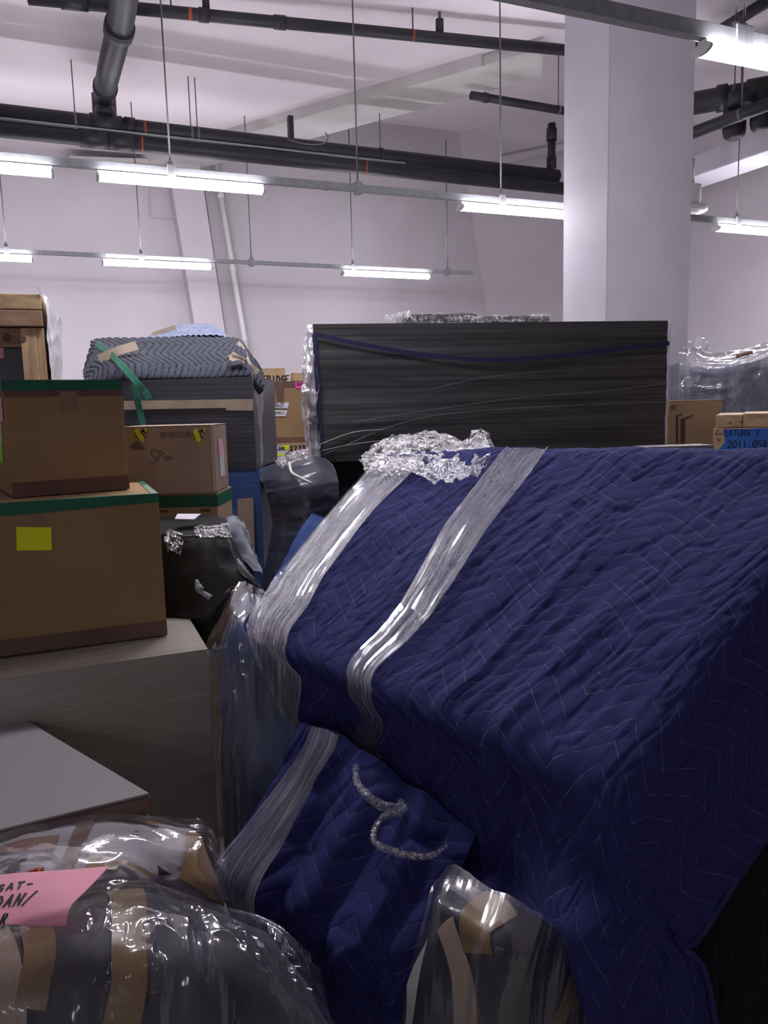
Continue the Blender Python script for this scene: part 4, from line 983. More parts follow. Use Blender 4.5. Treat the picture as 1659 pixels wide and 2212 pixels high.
for cp_, rr in (([(424, 1252, 2.34), (430, 1270, 2.335), (440, 1282, 2.335), (456, 1292, 2.33)], [.004, .013, .008, .010]), ([(513, 1208, 2.375), (520, 1222, 2.365), (535, 1240, 2.36), (548, 1250, 2.375)], [.004, .008, .006, .004])):
    tube('torn_lining', curve_pts([P(*q) for q in cp_], 18), list(np.interp(np.linspace(0, 3, 18), range(4), rr)), M['foam'], kt, 8, jitter=.5)
a, b, c, d_ = P(378, 1130, 2.50), P(384, 1119, 2.56), P(434, 1119, 2.56), P(420, 1131, 2.50)
prism('white_tag', [q + UZ * .012 for q in (a, d_, c, b)], [q + UZ * .0145 for q in (a, d_, c, b)], M['white'], kt)
# ------------------------------------------------------------------ grey quilted bundle
ux, uy = dirs(-4.0)
gb = thing('quilted_bundle', 'tall grey quilted bundle in film with green straps and masking tape', 'bundle', P(420, 1000, 3.5) * np.array([1, 1, 0]))
TL = P(262, 822, 3.42); wB = along(TL, ux, 545); b0_ = xy(TL, .0); hB = TL[2]
zblue = P(400, 1015, 3.42)[2]
wrapbox('upper_wrap', xy(TL, zblue), ux, uy, wB, .45, hB - zblue, M['greywrap'], gb, amp=.006, fu=1.5, fv=14, faces='FRLB', lean=(0, 0, 0))
wrapbox('lower_wrap', b0_ + ux * .003 + uy * .004, ux, uy, wB + .01, .44, zblue, M['bluewrap'], gb, amp=.006, fu=3, fv=10, faces='FRLB', lean=(-.0, 0, 0), seed=4)
qn = Net([[(180, 800, 3.72), (196, 752, 3.78), (212, 734, 3.80), (330, 731, 3.82), (440, 731, 3.82), (514, 732, 3.78), (530, 752, 3.74), (558, 785, 3.70)],
          [(183, 812, 3.60), (208, 770, 3.62), (232, 757, 3.63), (340, 757, 3.64), (445, 757, 3.64), (522, 755, 3.60), (540, 770, 3.58), (566, 808, 3.58)],
          [(186, 824, 3.5), (214, 795, 3.5), (250, 788, 3.48), (355, 786, 3.49), (450, 786, 3.49), (530, 784, 3.46), (548, 798, 3.48), (570, 828, 3.52)],
          [(190, 830, 3.46), (222, 820, 3.45), (268, 816, 3.425), (365, 815, 3.425), (455, 814, 3.425), (538, 812, 3.41), (552, 826, 3.42), (566, 842, 3.48)],
          [(195, 850, 3.50), (226, 850, 3.46), (272, 830, 3.47), (368, 826, 3.47), (456, 826, 3.47), (541, 825, 3.46), (552, 848, 3.45), (560, 856, 3.52)]], 330, 130)
U, V = qn.U, qn.V
hq = .007 * np.abs(np.sin(math.pi * chev(U, V, .22, .05, .030, True))) ** .6 + .012 * fbm(U * 4, V * 5, 2)
net_close('quilted_top', qn, hq, M['greyq'], gb, back=.12, bdir=(0, 1, -.2))
kn2 = Net([[(300, 742, 4.1), (335, 722, 4.1), (385, 704, 4.12), (440, 702, 4.12), (464, 706, 4.1), (500, 738, 4.1)], [(250, 748, 3.85), (330, 738, 3.86), (388, 728, 3.88), (440, 726, 3.88), (480, 728, 3.86), (516, 748, 3.84)]], 90, 40)
net_close('pale_quilt', kn2, .008 * np.abs(np.sin(math.pi * chev(kn2.U, kn2.V, .16, .04, .028, True))), M['greyq2'], gb, back=.1, bdir=(0, .6, -.5))
def ribbon(name, pts, wdt, mat, parent, nrm, t=.003, n=None):
    p = np.array([np.asarray(q, float) for q in pts]); tt_ = np.gradient(p, axis=0); tt_ /= np.linalg.norm(tt_, axis=1, keepdims=True)
    nn = np.broadcast_to(np.asarray(nrm, float), p.shape); s = np.cross(tt_, nn); s /= np.linalg.norm(s, axis=1, keepdims=True)
    V = np.concatenate([p - s * wdt / 2, p + s * wdt / 2, p + s * wdt / 2 + nn * t, p - s * wdt / 2 + nn * t]); k = len(p); Fc = []
    for i in range(k - 1):
        for a, b in ((0, 1), (1, 2), (2, 3), (3, 0)): Fc.append((a * k + i, b * k + i, b * k + i + 1, a * k + i + 1))
    Fc += [(0, k, 2 * k, 3 * k), (k - 1, 4 * k - 1, 3 * k - 1, 2 * k - 1)]
    return raw(name, V, Fc, mat, parent)
nfb = -uy
ribbon('green_strap', curve_pts([P(208, 742, 3.68), P(234, 760, 3.55), (P(264, 790, 3.40)), P(292, 822, 3.34), P(312, 845, 3.34), P(322, 862, 3.34)], 24), .028, M['strap'], gb, nfb)
ribbon('green_strap', curve_pts([P(289, 830, 3.36), P(296, 860, 3.36), P(303, 890, 3.37), P(311, 925, 3.37)], 20), .028, M['strap'], gb, nfb)
ribbon('masking_tape', curve_pts([P(214, 776, 3.52), P(250, 760, 3.52), P(296, 746, 3.56)], 10), .04, M['masking'], gb, nfb)
Fb = Face(b0_, ux, UZ, -uy)
patch('masking_tape', Fb, [(270, 866), (548, 862), (548, 887), (490, 886), (490, 881), (270, 885)], M['masking'], gb, px=True, off=.010)
patch('cardboard_strip', Fb, [(514, 1078), (548, 1074), (552, 1200), (516, 1204)], M['card2'], gb, px=True, off=.008)
patch('cardboard_strip', Fb, [(492, 1130), (514, 1130), (514, 1138), (492, 1139)], M['masking'], gb, px=True, off=.010)
crumple('tape_wad', [[(495, 776, 3.45), (512, 772, 3.45), (530, 778, 3.44)], [(494, 786, 3.43), (512, 786, 3.42), (532, 792, 3.42)]], gb, M['masking'], 20, 14, .012, 30, .02)
ribbon('masking_tape', curve_pts([P(512, 742, 3.66), P(526, 762, 3.58), P(534, 786, 3.46), P(556, 806, 3.44)], 12), .035, M['masking'], gb, nfb)
ribbon('masking_tape', curve_pts([P(330, 722, 4.02), P(380, 706, 4.0), P(300, 728, 3.95)][:2], 6), .02, M['masking'], gb, nfb)
# film standing off its right side
fr_ = Net([[(541, 800, 3.40), (556, 830, 3.5), (566, 840, 3.62)], [(542, 880, 3.40), (560, 880, 3.5), (568, 885, 3.62)], [(545, 980, 3.40), (562, 980, 3.5), (572, 985, 3.62)], [(548, 1080, 3.40), (562, 1080, 3.5), (572, 1085, 3.62)], [(550, 1240, 3.40), (564, 1240, 3.5), (576, 1245, 3.62)]], 26, 90)
npmesh('film_side', fr_.disp(.012 * fbm(fr_.U * 12, fr_.V * 6, 3) + .01), fr_.faces(), M['filmside'], gb, fr_.uv())
# ------------------------------------------------------------------ pine crate at the far left
ux, uy = dirs(19.0)
TR_ = P(88, 636, 3.2); wC = .75; zt = TR_[2]; c0 = xy(TR_ - ux * wC, 0)
ct = thing('pine_crate', 'tall pine crate with a lid beam and film on its side, far left', 'crate', c0 + ux * .35 + uy * .3)
FC = Face(c0, ux, UZ, -uy); zl = FC.px(60, 706)[1]; zr_ = FC.px(20, 749)[1]; xs = FC.px(47, 760)[0]
k = .028
obox('panel', c0 + uy * .05 + UZ * .0, ux, uy, wC - .01, .60, zt - .03, M['darkwrap'], ct, .003)
obox('lid_plank', c0 + UZ * (zl + (zt - zl) * .52) - uy * .012, ux, uy, wC, .66, (zt - zl) * .48, M['wood'], ct, .004)
obox('lid_plank', c0 + UZ * zl - uy * .012, ux, uy, wC, .66, (zt - zl) * .52 - .002, M['woodd'], ct, .004)
obox('rail', c0 + UZ * zr_ + uy * .012, ux, uy, xs, .04, zl - zr_ - .004, M['woodd'], ct, .003)
obox('stile', c0 + ux * xs + UZ * .0, ux, uy, wC - xs - .03, .05, zl - .004, M['woodv'], ct, .003)
obox('corner_post', c0 + ux * (wC - .03) + uy * .004, ux, uy, .03, .62, zl - .004, M['woodv'], ct, .003)
for px, py, r in ((15, 728, .017), (50, 732, .012)):
    a, b = FC.px(px, py); q = FC.at(a, b, -.0115 if px < 45 else 0.0005); tube('knot', [q, q - uy * .0015], r, M['knot'], ct, 14)
patch('pink_note', FC, [(-12, 746), (4, 746), (5, 772), (-12, 774)], M['pink'], ct, px=True, off=-.045)
prism('note_backing', [FC.at(*FC.px(*q), -.05) for q in ((-12, 746), (4, 746), (5, 772), (-12, 774))], [FC.at(*FC.px(*q), -.045) for q in ((-12, 746), (4, 746), (5, 772), (-12, 774))], M['pink'], ct)
e0 = TR_
sfn = Net([[(89, 634, 3.19), (108, 662, 3.55), (126, 690, 3.86)], [(93, 700, 3.20), (110, 730, 3.55), (128, 745, 3.86)], [(98, 770, 3.20), (112, 790, 3.55), (128, 800, 3.86)], [(108, 860, 3.2), (116, 870, 3.55), (130, 880, 3.86)]], 50, 60)
npmesh('film_side', sfn.disp(0.012 + .005 * ridged(sfn.U * 4 + sfn.V * 9, sfn.V * 5 - sfn.U * 2, 2)), sfn.faces(), pm('bright_film', (.66, .62, .66), .35, var=.1, scale=12), ct, sfn.uv())
tube('film_wisp', curve_pts([P(88, 640, 3.19), P(84, 626, 3.18), P(80, 619, 3.18)], 8), .003, M['filmx'], ct, 6)
# ------------------------------------------------------------------ cardboard stack between the bundles
ux, uy = dirs(14.0)
def stackbox(xl, yt, dl, xr, yb, dep, label, mat, floor=False, name='carton'):
    TL = P(xl, yt, dl); w = along(TL, ux, xr); zb = 0 if floor else P((xl + xr) / 2, yb, dl)[2]
    fr = (xy(TL, zb), ux, uy, w, dep, TL[2] - zb); t, f = carton(name, label, fr, mat); return t, f, fr
t3, f3, fr3 = stackbox(566, 1000, 4.36, 668, 0, .5, 'tall carton at the bottom of the stack between the two wrapped bundles', M['card2'], True)
ztop3 = fr3[0][2] + fr3[5]
TL = P(573, 960, 4.36); w = along(TL, ux, 672); fr2 = (xy(TL, ztop3 + .001), ux, uy, w, .5, TL[2] - ztop3 - .001)
t2, f2 = carton('carton', 'shallow carton with many labels, marked 2223 in black marker', fr2, M['cardlight'])
patch('white_label', f2['F'], [(589, 966), (624, 962), (624, 974), (612, 983), (589, 983)], M['white'], t2, px=True, off=.001)
patch('yellow_label', f2['F'], [(609, 962), (624, 961), (624, 972), (609, 971)], M['yellow'], t2, px=True, off=.0026)
patch('yellow_label', f2['F'], [(588, 981), (615, 980), (614, 984), (588, 986)], M['yellow'], t2, px=True, off=.0026)
patch('white_label', f2['F'], [(591, 986), (618, 984), (618, 998), (592, 999)], M['white'], t2, px=True, off=.001)
patch('white_label', f2['F'], [(628, 982), (645, 981), (645, 992), (628, 993)], pm('buff_label', (.52, .44, .36), .8), t2, px=True, off=.001)
patch('magenta_note', f2['F'], [(651, 971), (664, 970), (664, 982), (650, 983)], M['magenta'], t2, px=True, off=.004)
a, b = f2['F'].px(626, 974); writing('lettering', f2['F'], '2223', a, b, .028, .0055, M['ink'], t2, k=.0034, adv=.86)
a, b = f2['F'].px(597, 972); writing('lettering', f2['F'], 'LOOK', a, b, .016, .004, M['ink'], t2, k=.0050, adv=.8)
zt2_ = fr2[0][2] + fr2[5]
TL = P(556, 824, 4.42); w = along(TL, ux, 668); fr1 = (xy(TL, zt2_ + .001), ux, uy, w, .45, TL[2] - zt2_ - .001)
t1, f1 = carton('carton', 'brown carton with two white labels and a pink note, above the shallow one', fr1, M['card'])
patch('brown_tape', f1['F'], rect(0, fr1[5] - .035, w, fr1[5] - .002), M['browntape'], t1, off=.001)
patch('brown_tape', f1['F'], rect(0, .002, w, .032), M['browntape'], t1, off=.001)
patch('brown_tape', f1['F'], [(593, 830), (614, 828), (613, 872), (600, 873)], M['browntape'], t1, px=True, off=.0024)
patch('white_label', f1['F'], [(583, 869), (625, 869), (621, 882), (580, 882)], M['white'], t1, px=True, off=.004)
patch('white_label', f1['F'], [(583, 886), (621, 886), (617, 899), (583, 900)], M['white'], t1, px=True, off=.004)
for px, py, tx in ((584, 874, 'CARD BOX'), (584, 880, 'NORMAN WALL'), (585, 895, 'NORMANDY')):
    a, b = f1['F'].px(px, py); writing('lettering', f1['F'], tx.replace('CARD BOX', 'LOAD ON').replace('NORMAN WALL', 'NORMALL').replace('NORMANDY', 'NORMALL'), a, b, .013, .003, M['inkgrey'], t1, k=.0062, adv=.88)
q_mg = patch('magenta_note', f1['F'], [(637, 826), (657, 824), (658, 838), (639, 840)], M['magenta'], t1, px=True, off=.002)
a, b = f1['F'].px(642, 833); writing('lettering', f1['F'], 'BEN', a, b, .013, .003, M['ink'], q_mg, k=.0045, adv=.9)
zt1_ = fr1[0][2] + fr1[5]
TL = P(559, 796, 4.62); w = along(TL, ux, 616); fr0 = (xy(TL, zt1_ + .001), ux, uy, w, .22, TL[2] - zt1_ - .001)
t0, f0 = carton('carton', 'small tan carton marked FRIDGE at the very top of the stack', fr0, M['cardlight'])
a, b = f0['F'].px(567, 822); writing('lettering', f0['F'], 'FRIDGE', a, b - .012, .038, .008, M['ink'], t0, k=.0012, adv=.72)
TL = P(634, 806, 4.62); w = along(TL, ux, 664); fr9 = (xy(TL, zt1_ + .001), ux, uy, w, .16, TL[2] - zt1_ - .001)
t9, f9 = carton('carton', 'little open carton with torn flaps beside the fridge box', fr9, M['cardlight'])
obox('torn_flap', fr9[0] + UZ * fr9[5] + uy * .02, ux * .86 + UZ * .5, uy, .05, .1, .003, M['cardlight'], t9, .001, np.cross(ux * .86 + UZ * .5, uy))
# ------------------------------------------------------------------ dark blue film bundle
db = thing('blue_black_bundle', 'dark navy film-wrapped bundle with white cord, left of the black box', 'bundle', P(630, 1150, 3.2) * np.array([1, 1, 0]))
bn2 = Net([[(560, 1024, 3.42), (600, 1008, 3.46), (640, 994, 3.48), (665, 984, 3.48), (700, 990, 3.46)],
           [(562, 1032, 3.30), (605, 1020, 3.28), (645, 1008, 3.28), (680, 1000, 3.28), (720, 1005, 3.30)],
           [(574, 1060, 3.26), (612, 1055, 3.20), (655, 1045, 3.18), (695, 1040, 3.2), (730, 1040, 3.24)],
           [(588, 1120, 3.24), (625, 1115, 3.16), (660, 1110, 3.14), (690, 1100, 3.16), (730, 1100, 3.2)],
           [(580, 1190, 3.22), (610, 1190, 3.13), (640, 1185, 3.11), (672, 1175, 3.13), (720, 1180, 3.2)],
           [(566, 1260, 3.20), (590, 1262, 3.10), (615, 1258, 3.08), (650, 1255, 3.10), (720, 1260, 3.2)],
           [(560, 1400, 3.20), (590, 1400, 3.10), (620, 1400, 3.08), (660, 1400, 3.10), (720, 1400, 3.2)]], 80, 130)
net_close('navy_film', bn2, .005 * fbm(bn2.U * 7, bn2.V * 12, 3) + .003 * ridged(bn2.U * 5, bn2.V * 16, 2), M['navywrap'], db, back=.15)
tube('white_cord', curve_pts([P(625, 1000, 3.27), P(630, 1020, 3.18), P(645, 1030, 3.15), P(660, 1038, 3.14), P(672, 1044, 3.14)], 20), .006, M['ivory'], db, 8)
crumple('crumpled_top', [[(600, 1008, 3.4), (640, 985, 3.4), (668, 980, 3.4)], [(610, 1016, 3.28), (645, 1000, 3.26), (672, 994, 3.26)]], db, M['filmx'], 40, 20, .014, 26, .02)
wb = thing('blue_wrapped_piece', 'slanting blue wrapped piece between navy bundle and blanket film', 'bundle', P(640, 1220, 2.9) * np.array([1, 1, 0]))
wn = Net([[(672, 1105, 3.00), (690, 1112, 2.95), (720, 1120, 2.95)], [(645, 1150, 2.97), (680, 1165, 2.90), (730, 1180, 2.9)], [(610, 1215, 2.94), (655, 1225, 2.86), (720, 1240, 2.86)], [(578, 1285, 2.9), (625, 1290, 2.83), (700, 1300, 2.83)], [(575, 1420, 2.88), (620, 1420, 2.82), (700, 1420, 2.82)]], 40, 70)
net_close('blue_wrap', wn, .012 * fbm(wn.U * 9, wn.V * 9, 3), M['bluewrap'], wb, back=.16)

# ================================================================== BIG BLACK WRAPPED BOX
ux, uy = dirs(8.5)
TL = P(676, 700, 3.62); wK = along(TL, ux, 1443); hK = TL[2]; k0 = xy(TL, 0)
kb = thing('black_wrapped_box', 'big black box in stretch film standing behind the blue draped crate', 'box', k0 + ux * wK / 2 + uy * .4)
zbt = P(1060, 985, 3.75)[2]
wrapbox('body', xy(k0, zbt), ux, uy, wK, .62, hK - zbt, M['blackwrap'], kb, amp=.007, fu=.8, fv=22, res=.02)
wrapbox('quilted_base', k0 + ux * .03 + uy * .03, ux, uy, wK - .06, .56, zbt - .004, M['blackq'], kb, amp=.012, fu=3, fv=6, res=.05)
FK = Face(k0, ux, UZ, -uy)
bl = [FK.px(*q) for q in ((680, 722), (740, 736), (850, 757), (960, 772), (1060, 778), (1180, 772), (1300, 758), (1443, 742))]
pts = curve_pts([FK.at(a, b, .012) for a, b in bl], 50)
ribbon('blue_strap', pts, .020, M['bluestrap'], kb, -uy, t=.002)
ribbon('blue_strap', [FK.at(*FK.px(679, 722), .010), FK.at(*FK.px(683, 800), .010), FK.at(*FK.px(690, 900), .010), FK.at(*FK.px(694, 1000), .01)], .02, M['bluestrap'], kb, -uy)
for pl, r in (([(690, 975), (760, 960), (860, 948), (950, 940)], .003), ([(686, 962), (760, 935), (825, 928)], .004), ([(760, 912), (900, 890), (1100, 862), (1300, 845), (1440, 828)], .0014), ([(690, 985), (900, 905), (1150, 880), (1440, 868)], .0014), ([(930, 840), (1050, 815), (1200, 800)], .0012)):
    tube('film_strand', curve_pts([FK.at(*FK.px(*q), .012) for q in pl], 30), r, pm('strand', (.20, .195, .20), .3, var=.2), kb, 6)
bl_ = Net([[(676, 702, 3.62), (672, 702, 3.75), (668, 702, 3.95), (666, 705, 4.15)], [(684, 745, 3.61), (668, 745, 3.72), (664, 745, 3.95), (662, 745, 4.15)], [(688, 840, 3.60), (664, 835, 3.66), (656, 830, 3.85), (658, 830, 4.15)],
           [(690, 910, 3.60), (668, 905, 3.66), (658, 900, 3.85), (660, 900, 4.15)], [(696, 980, 3.60), (676, 980, 3.65), (664, 980, 3.82), (664, 980, 4.15)], [(704, 1060, 3.58), (684, 1060, 3.62), (668, 1060, 3.8), (666, 1060, 4.15)],
           [(704, 1200, 3.58), (690, 1200, 3.6), (674, 1200, 3.8), (668, 1200, 4.15)]], 50, 160)
npmesh('film_side', bl_.disp(.012 * fbm(bl_.U * 8, bl_.V * 9, 3) + .010 * ridged(bl_.U * 9, bl_.V * 14, 2)), bl_.faces(), M['filmside'], kb, bl_.uv())
FL2 = Face(k0, uy, UZ, -ux)
patch('white_label', FL2, rect(.12, P(660, 937, 3.75)[2], .20, P(660, 880, 3.75)[2]), M['white'], kb, off=.03)
# corner rope of film on the right edge
tube('film_edge', [k0 + ux * (wK + .004) + UZ * z + np.array([.008 * (random.random() - .3), 0, 0]) for z in np.linspace(zbt, hK, 24)], .008, M['filmside'], kb, 8)
zK = hK
for n_, (xa, xb, yt, dep, lab) in enumerate(((870, 1030, 677, .30, 'flat black film-wrapped pack on the black box, the left one'), (1046, 1187, 681, .30, 'flat black film-wrapped pack on the black box, the right one'))):
    TL = P(xa, yt + 2, 4.0); w = along(TL, ux, xb); hh_ = max(.02, TL[2] - zK - .008)
    t = thing('flat_pack', lab, 'package', xy(TL, zK), 'flat packs on the black box')
    wrapbox('body', xy(TL, zK + .008), ux, uy, w, dep * .7, hh_, M['blackwrap'], t, amp=.006, fu=6, fv=10, res=.012)
    wrapbox('film', xy(TL, zK + .008) - ux * .006 - uy * .006, ux, uy, w + .012, dep * .7 + .012, hh_ + .006, M['filmx'], t, amp=.008, fu=16, fv=16, res=.012, faces='FRLT')
    if n_ == 0:
        crumple('film_tail', [[(828, 692, 3.9), (850, 684, 3.98), (885, 678, 4.0)], [(830, 695, 3.86), (855, 694, 3.86), (890, 694, 3.9)]], t, M['filmx'], 40, 20, .012, 30, .012)

# ================================================================== GOODS AT THE RIGHT
ux, uy = dirs(12.0)
TL = P(1472, 775, 5.3); w = along(TL, ux, 1700); zf = P(1560, 905, 5.3)[2]
rb = thing('wrapped_load', 'slate-grey load under loose clear plastic, right of the pillar', 'load', xy(TL, 0) + ux * .4 + uy * .3)
rn = Net([[(1468, 782, 5.55), (1510, 786, 5.55), (1540, 788, 5.6), (1600, 776, 5.6), (1720, 745, 5.6)], [(1470, 790, 5.3), (1505, 790, 5.24), (1534, 798, 5.22), (1600, 788, 5.24), (1720, 752, 5.3)],
          [(1470, 830, 5.28), (1505, 830, 5.2), (1540, 835, 5.18), (1600, 830, 5.2), (1720, 820, 5.28)], [(1472, 960, 5.28), (1505, 960, 5.2), (1540, 960, 5.18), (1600, 960, 5.2), (1720, 960, 5.28)]], 80, 60)
net_close('load', rn, .012 * fbm(rn.U * 4, rn.V * 6, 3), M['darkwrap'], rb, back=.5)
obox('load_base', xy(P(1476, 960, 5.3), 0), *dirs(-4.0), 1.15, .45, P(1540, 955, 5.3)[2], M['darkwrap'], rb, .01)
rf = Net([[(1466, 755, 5.5), (1500, 752, 5.52), (1535, 764, 5.55), (1600, 758, 5.55), (1660, 742, 5.55), (1740, 735, 5.55)], [(1466, 778, 5.32), (1502, 776, 5.30), (1535, 782, 5.26), (1600, 772, 5.28), (1660, 760, 5.3), (1740, 748, 5.3)],
          [(1468, 800, 5.22), (1503, 800, 5.15), (1538, 806, 5.12), (1600, 800, 5.14), (1660, 790, 5.18), (1740, 780, 5.2)], [(1468, 900, 5.2), (1503, 900, 5.14), (1540, 900, 5.1), (1600, 900, 5.12), (1660, 900, 5.18), (1740, 900, 5.2)]], 110, 80)
npmesh('clear_plastic', rf.disp(.02 * fbm(rf.U * 5, rf.V * 7, 3) + .012 * ridged(rf.U * 6 + rf.V * 4, rf.V * 8, 2)), rf.faces(), M['filmclear'], rb, rf.uv())
crumple('plastic_knot', [[(1486, 758, 5.4), (1500, 738, 5.42), (1530, 744, 5.4)], [(1480, 768, 5.35), (1500, 760, 5.33), (1526, 760, 5.35)], [(1474, 780, 5.3), (1500, 776, 5.28), (1520, 776, 5.3)]], rb, M['filmclear'], 36, 30, .03, 9, .02)
tube('brown_twig', curve_pts([P(1590, 770, 5.25), P(1600, 767, 5.24), P(1625, 761, 5.24)], 12), .012, M['knot'], rb, 7, jitter=.5)
# plain cartons
ux, uy = dirs(-20.0)
TL = P(1440, 866, 4.3); w = along(TL, ux, 1560); t, f = carton('carton', 'brown carton with dark line marks, at the right end of the black box', (xy(TL, 0), ux, uy, w, .4, TL[2]), M['cardlight'])
patch('printed_bracket', f['F'], [(1460, 898), (1475, 892), (1475, 894), (1465, 899), (1465, 968), (1460, 968)], pm('brown_print', (.10, .075, .06), .8), t, px=True)
patch('printed_bracket', f['F'], [(1470, 905), (1496, 896), (1496, 899), (1480, 906), (1480, 970), (1470, 970)], pm('brown_print', (.10, .075, .06), .8), t, px=True)
patch('red_mark', f['F'], [(1449, 876), (1461, 875), (1461, 884), (1449, 884)], pm('faint_red', (.34, .14, .09), .8), t, px=True)
# pine crate with blue tape
ux, uy = dirs(-26.0)
TL = P(1541, 925, 3.45); w = along(TL, ux, 1780); h = TL[2]; c0 = xy(TL, 0)
wc = thing('pine_crate', 'low pine crate with a blue tape label, at the right edge', 'crate', c0 + ux * .25 + uy * .2)
FW = Face(c0, ux, UZ, -uy)
obox('front_board', c0 + UZ * (h - .13), ux, uy, w, .022, .13, M['wood'], wc, .003)
obox('body', c0 + uy * .022, ux, uy, w, .5, h - .002, M['woodd'], wc, .003)
obox('front_board', c0 + UZ * (h - .40), ux, uy, w, .022, .266, M['wood'], wc, .003)
x_ = FW.px(1605, 905)[0]; zz0 = FW.px(1545, 922)[1] + .003; zz1 = FW.px(1545, 893)[1]
obox('lid_board', c0 + ux * .008 + UZ * (h + .002) + uy * .012, ux, uy, x_ - .010, .5, zz1 - zz0, M['wood'], wc, .004)
obox('lid_board', c0 + ux * x_ + UZ * (h + .002) + uy * .012, ux, uy, w - x_, .5, zz1 - zz0 + .004, M['wood'], wc, .004)
q_bt = patch('blue_tape', FW, [(1563, 928), (1780, 920), (1780, 975), (1552, 972), (1566, 955)], M['bluetape'], wc, px=True)
a, b = FW.px(1564, 942); writing('lettering', FW, 'SATURN V', a, b, .027, .0036, pm('dark_blue_ink', (.01, .025, .12), .7, var=0), q_bt, k=.0024, adv=.66)
a, b = FW.px(1571, 967); writing('lettering', FW, '2011.058', a, b, .032, .0040, M['ink'], q_bt, k=.0024, adv=.62)
for px, py in ((1552, 950), (1561, 977), (1577, 914), (1601, 912)):
    a, b = FW.px(px, py); q = FW.at(a, b, .0005 if py > 925 else -.0115); tube('nail_hole', [q, q - uy * .001], .005, M['knot'], wc, 8)
tube('pencil_mark', [FW.at(*FW.px(1544, 938), .001), FW.at(*FW.px(1552, 928), .001)], .0012, M['inkgrey'], wc, 5)
tube('pencil_mark', curve_pts([FW.at(*FW.px(*q), .001) for q in ((1545, 940), (1553, 936), (1562, 938))], 8), .0012, M['inkgrey'], wc, 5)
# white film-wrapped board behind the blanket
wbx = thing('white_wrapped_board', 'pale film-wrapped board just behind the blanket top edge', 'board', P(1470, 970, 3.0) * np.array([1, 1, 0]))
TL = P(1395, 966, 3.12); ux, uy = dirs(6); w = along(TL, ux, 1542)
wrapbox('body', xy(TL, 0), ux, uy, w, .12, TL[2], M['whitewrap'], wbx, amp=.004, fu=8, fv=8, res=.03)

# ================================================================== LOWER LEFT PARCELS
pt2 = thing('paper_parcel', 'lumpy white paper parcel in clear plastic with tape, lower left', 'parcel', P(230, 1880, 1.25) * np.array([1, 1, 0]))
pp = Net([[(-60, 1830, 1.42), (60, 1775, 1.46), (180, 1758, 1.48), (300, 1775, 1.46), (398, 1785, 1.42), (430, 1800, 1.42)],
          [(-60, 1850, 1.30), (60, 1815, 1.32), (180, 1800, 1.33), (290, 1808, 1.33), (390, 1830, 1.32), (442, 1840, 1.36)],
          [(-60, 1900, 1.22), (55, 1880, 1.23), (165, 1865, 1.24), (275, 1860, 1.26), (375, 1885, 1.27), (462, 1890, 1.32)],
          [(-60, 1960, 1.17), (50, 1940, 1.18), (150, 1920, 1.19), (260, 1910, 1.22), (360, 1930, 1.25), (482, 1950, 1.30)],
          [(-60, 2060, 1.15), (50, 2060, 1.15), (150, 2050, 1.17), (260, 2040, 1.2), (360, 2040, 1.24), (490, 2050, 1.3)]], 120, 90)
hp = .007 * fbm(pp.U * 9, pp.V * 9, 3) + .004 * fbm(pp.U * 26, pp.V * 30, 2)
net_close('paper', pp, hp, pm('crumpled_paper', (.40, .37, .40), .7, var=.12, scale=10, bmp=.25, bscale=30), pt2, back=.10, bdir=(0, 1, -1.2))
def patchnet(net, h, name, quad, mat, parent, off=.004, nl=14, nw=10):
    """a four-cornered sheet lying on a Net (picture corners in order)"""
    g = net.G; w = (g - EYE) @ Fw; x = W_ / 2 + F * ((g - EYE) @ Rt) / w; y = H_ / 2 - F * ((g - EYE) @ Up) / w
    q = []
    for px, py in quad:
        k = np.argmin((x - px) ** 2 + (y - py) ** 2); j, i = np.unravel_index(k, x.shape); q.append(np.array([net.U[j, i], net.V[j, i]]))
    a = np.linspace(0, 1, nw)[None, :, None]; b = np.linspace(0, 1, nl)[:, None, None]
    uv = (q[0] * (1 - a) + q[1] * a) * (1 - b) + (q[3] * (1 - a) + q[2] * a) * b
    D = net.disp(h); G = net.sample(D, uv[..., 0], uv[..., 1]) + net.sample(net.Nn, uv[..., 0], uv[..., 1]) * off
    return npmesh(name, G, gridfaces(nl, nw), mat, parent, uv)
patchnet(pp, hp, 'cardboard_end', [(400, 1802), (428, 1806), (488, 1955), (385, 1900)], M['card'], pt2, .006)
patchnet(pp, hp, 'brown_patch', [(0, 1835), (128, 1806), (114, 1838), (0, 1848)], pm('brown_patch', (.23, .115, .085), .6), pt2, .005)
strip_on(pp, hp, 'tan_tape', [(192, 1770), (170, 1815), (148, 1865), (122, 1905)], .013, M['browntape'], pt2, .005)
strip_on(pp, hp, 'tan_tape', [(295, 1774), (318, 1782), (338, 1790)], .012, M['tan'], pt2, .006)
patchnet(pp, hp, 'tan_tape', [(198, 1845), (262, 1866), (250, 1882), (180, 1882)], M['tan'], pt2, .006)
strip_on(pp, hp, 'tear_line', [(262, 1868), (300, 1880), (330, 1896)], .005, M['tan'], pt2, .007)
patchnet(pp, hp, 'black_tear', [(336, 1870), (350, 1882), (372, 1890), (340, 1892)], M['ink'], pt2, .006, 6, 6)
for cp_ in (([(100, 1845), (112, 1852), (130, 1862)]), ([(5, 1872), (20, 1862), (36, 1866), (44, 1882)]), ([(10, 1890), (28, 1884), (40, 1890)]), ([(20, 1880), (42, 1856), (60, 1850)]), ([(118, 1870), (128, 1874), (140, 1880)])):
    strip_on(pp, hp, 'black_scuff', cp_, .0035, pm('scuff_ink', (.06, .055, .06), .6), pt2, .005, 14, 3)
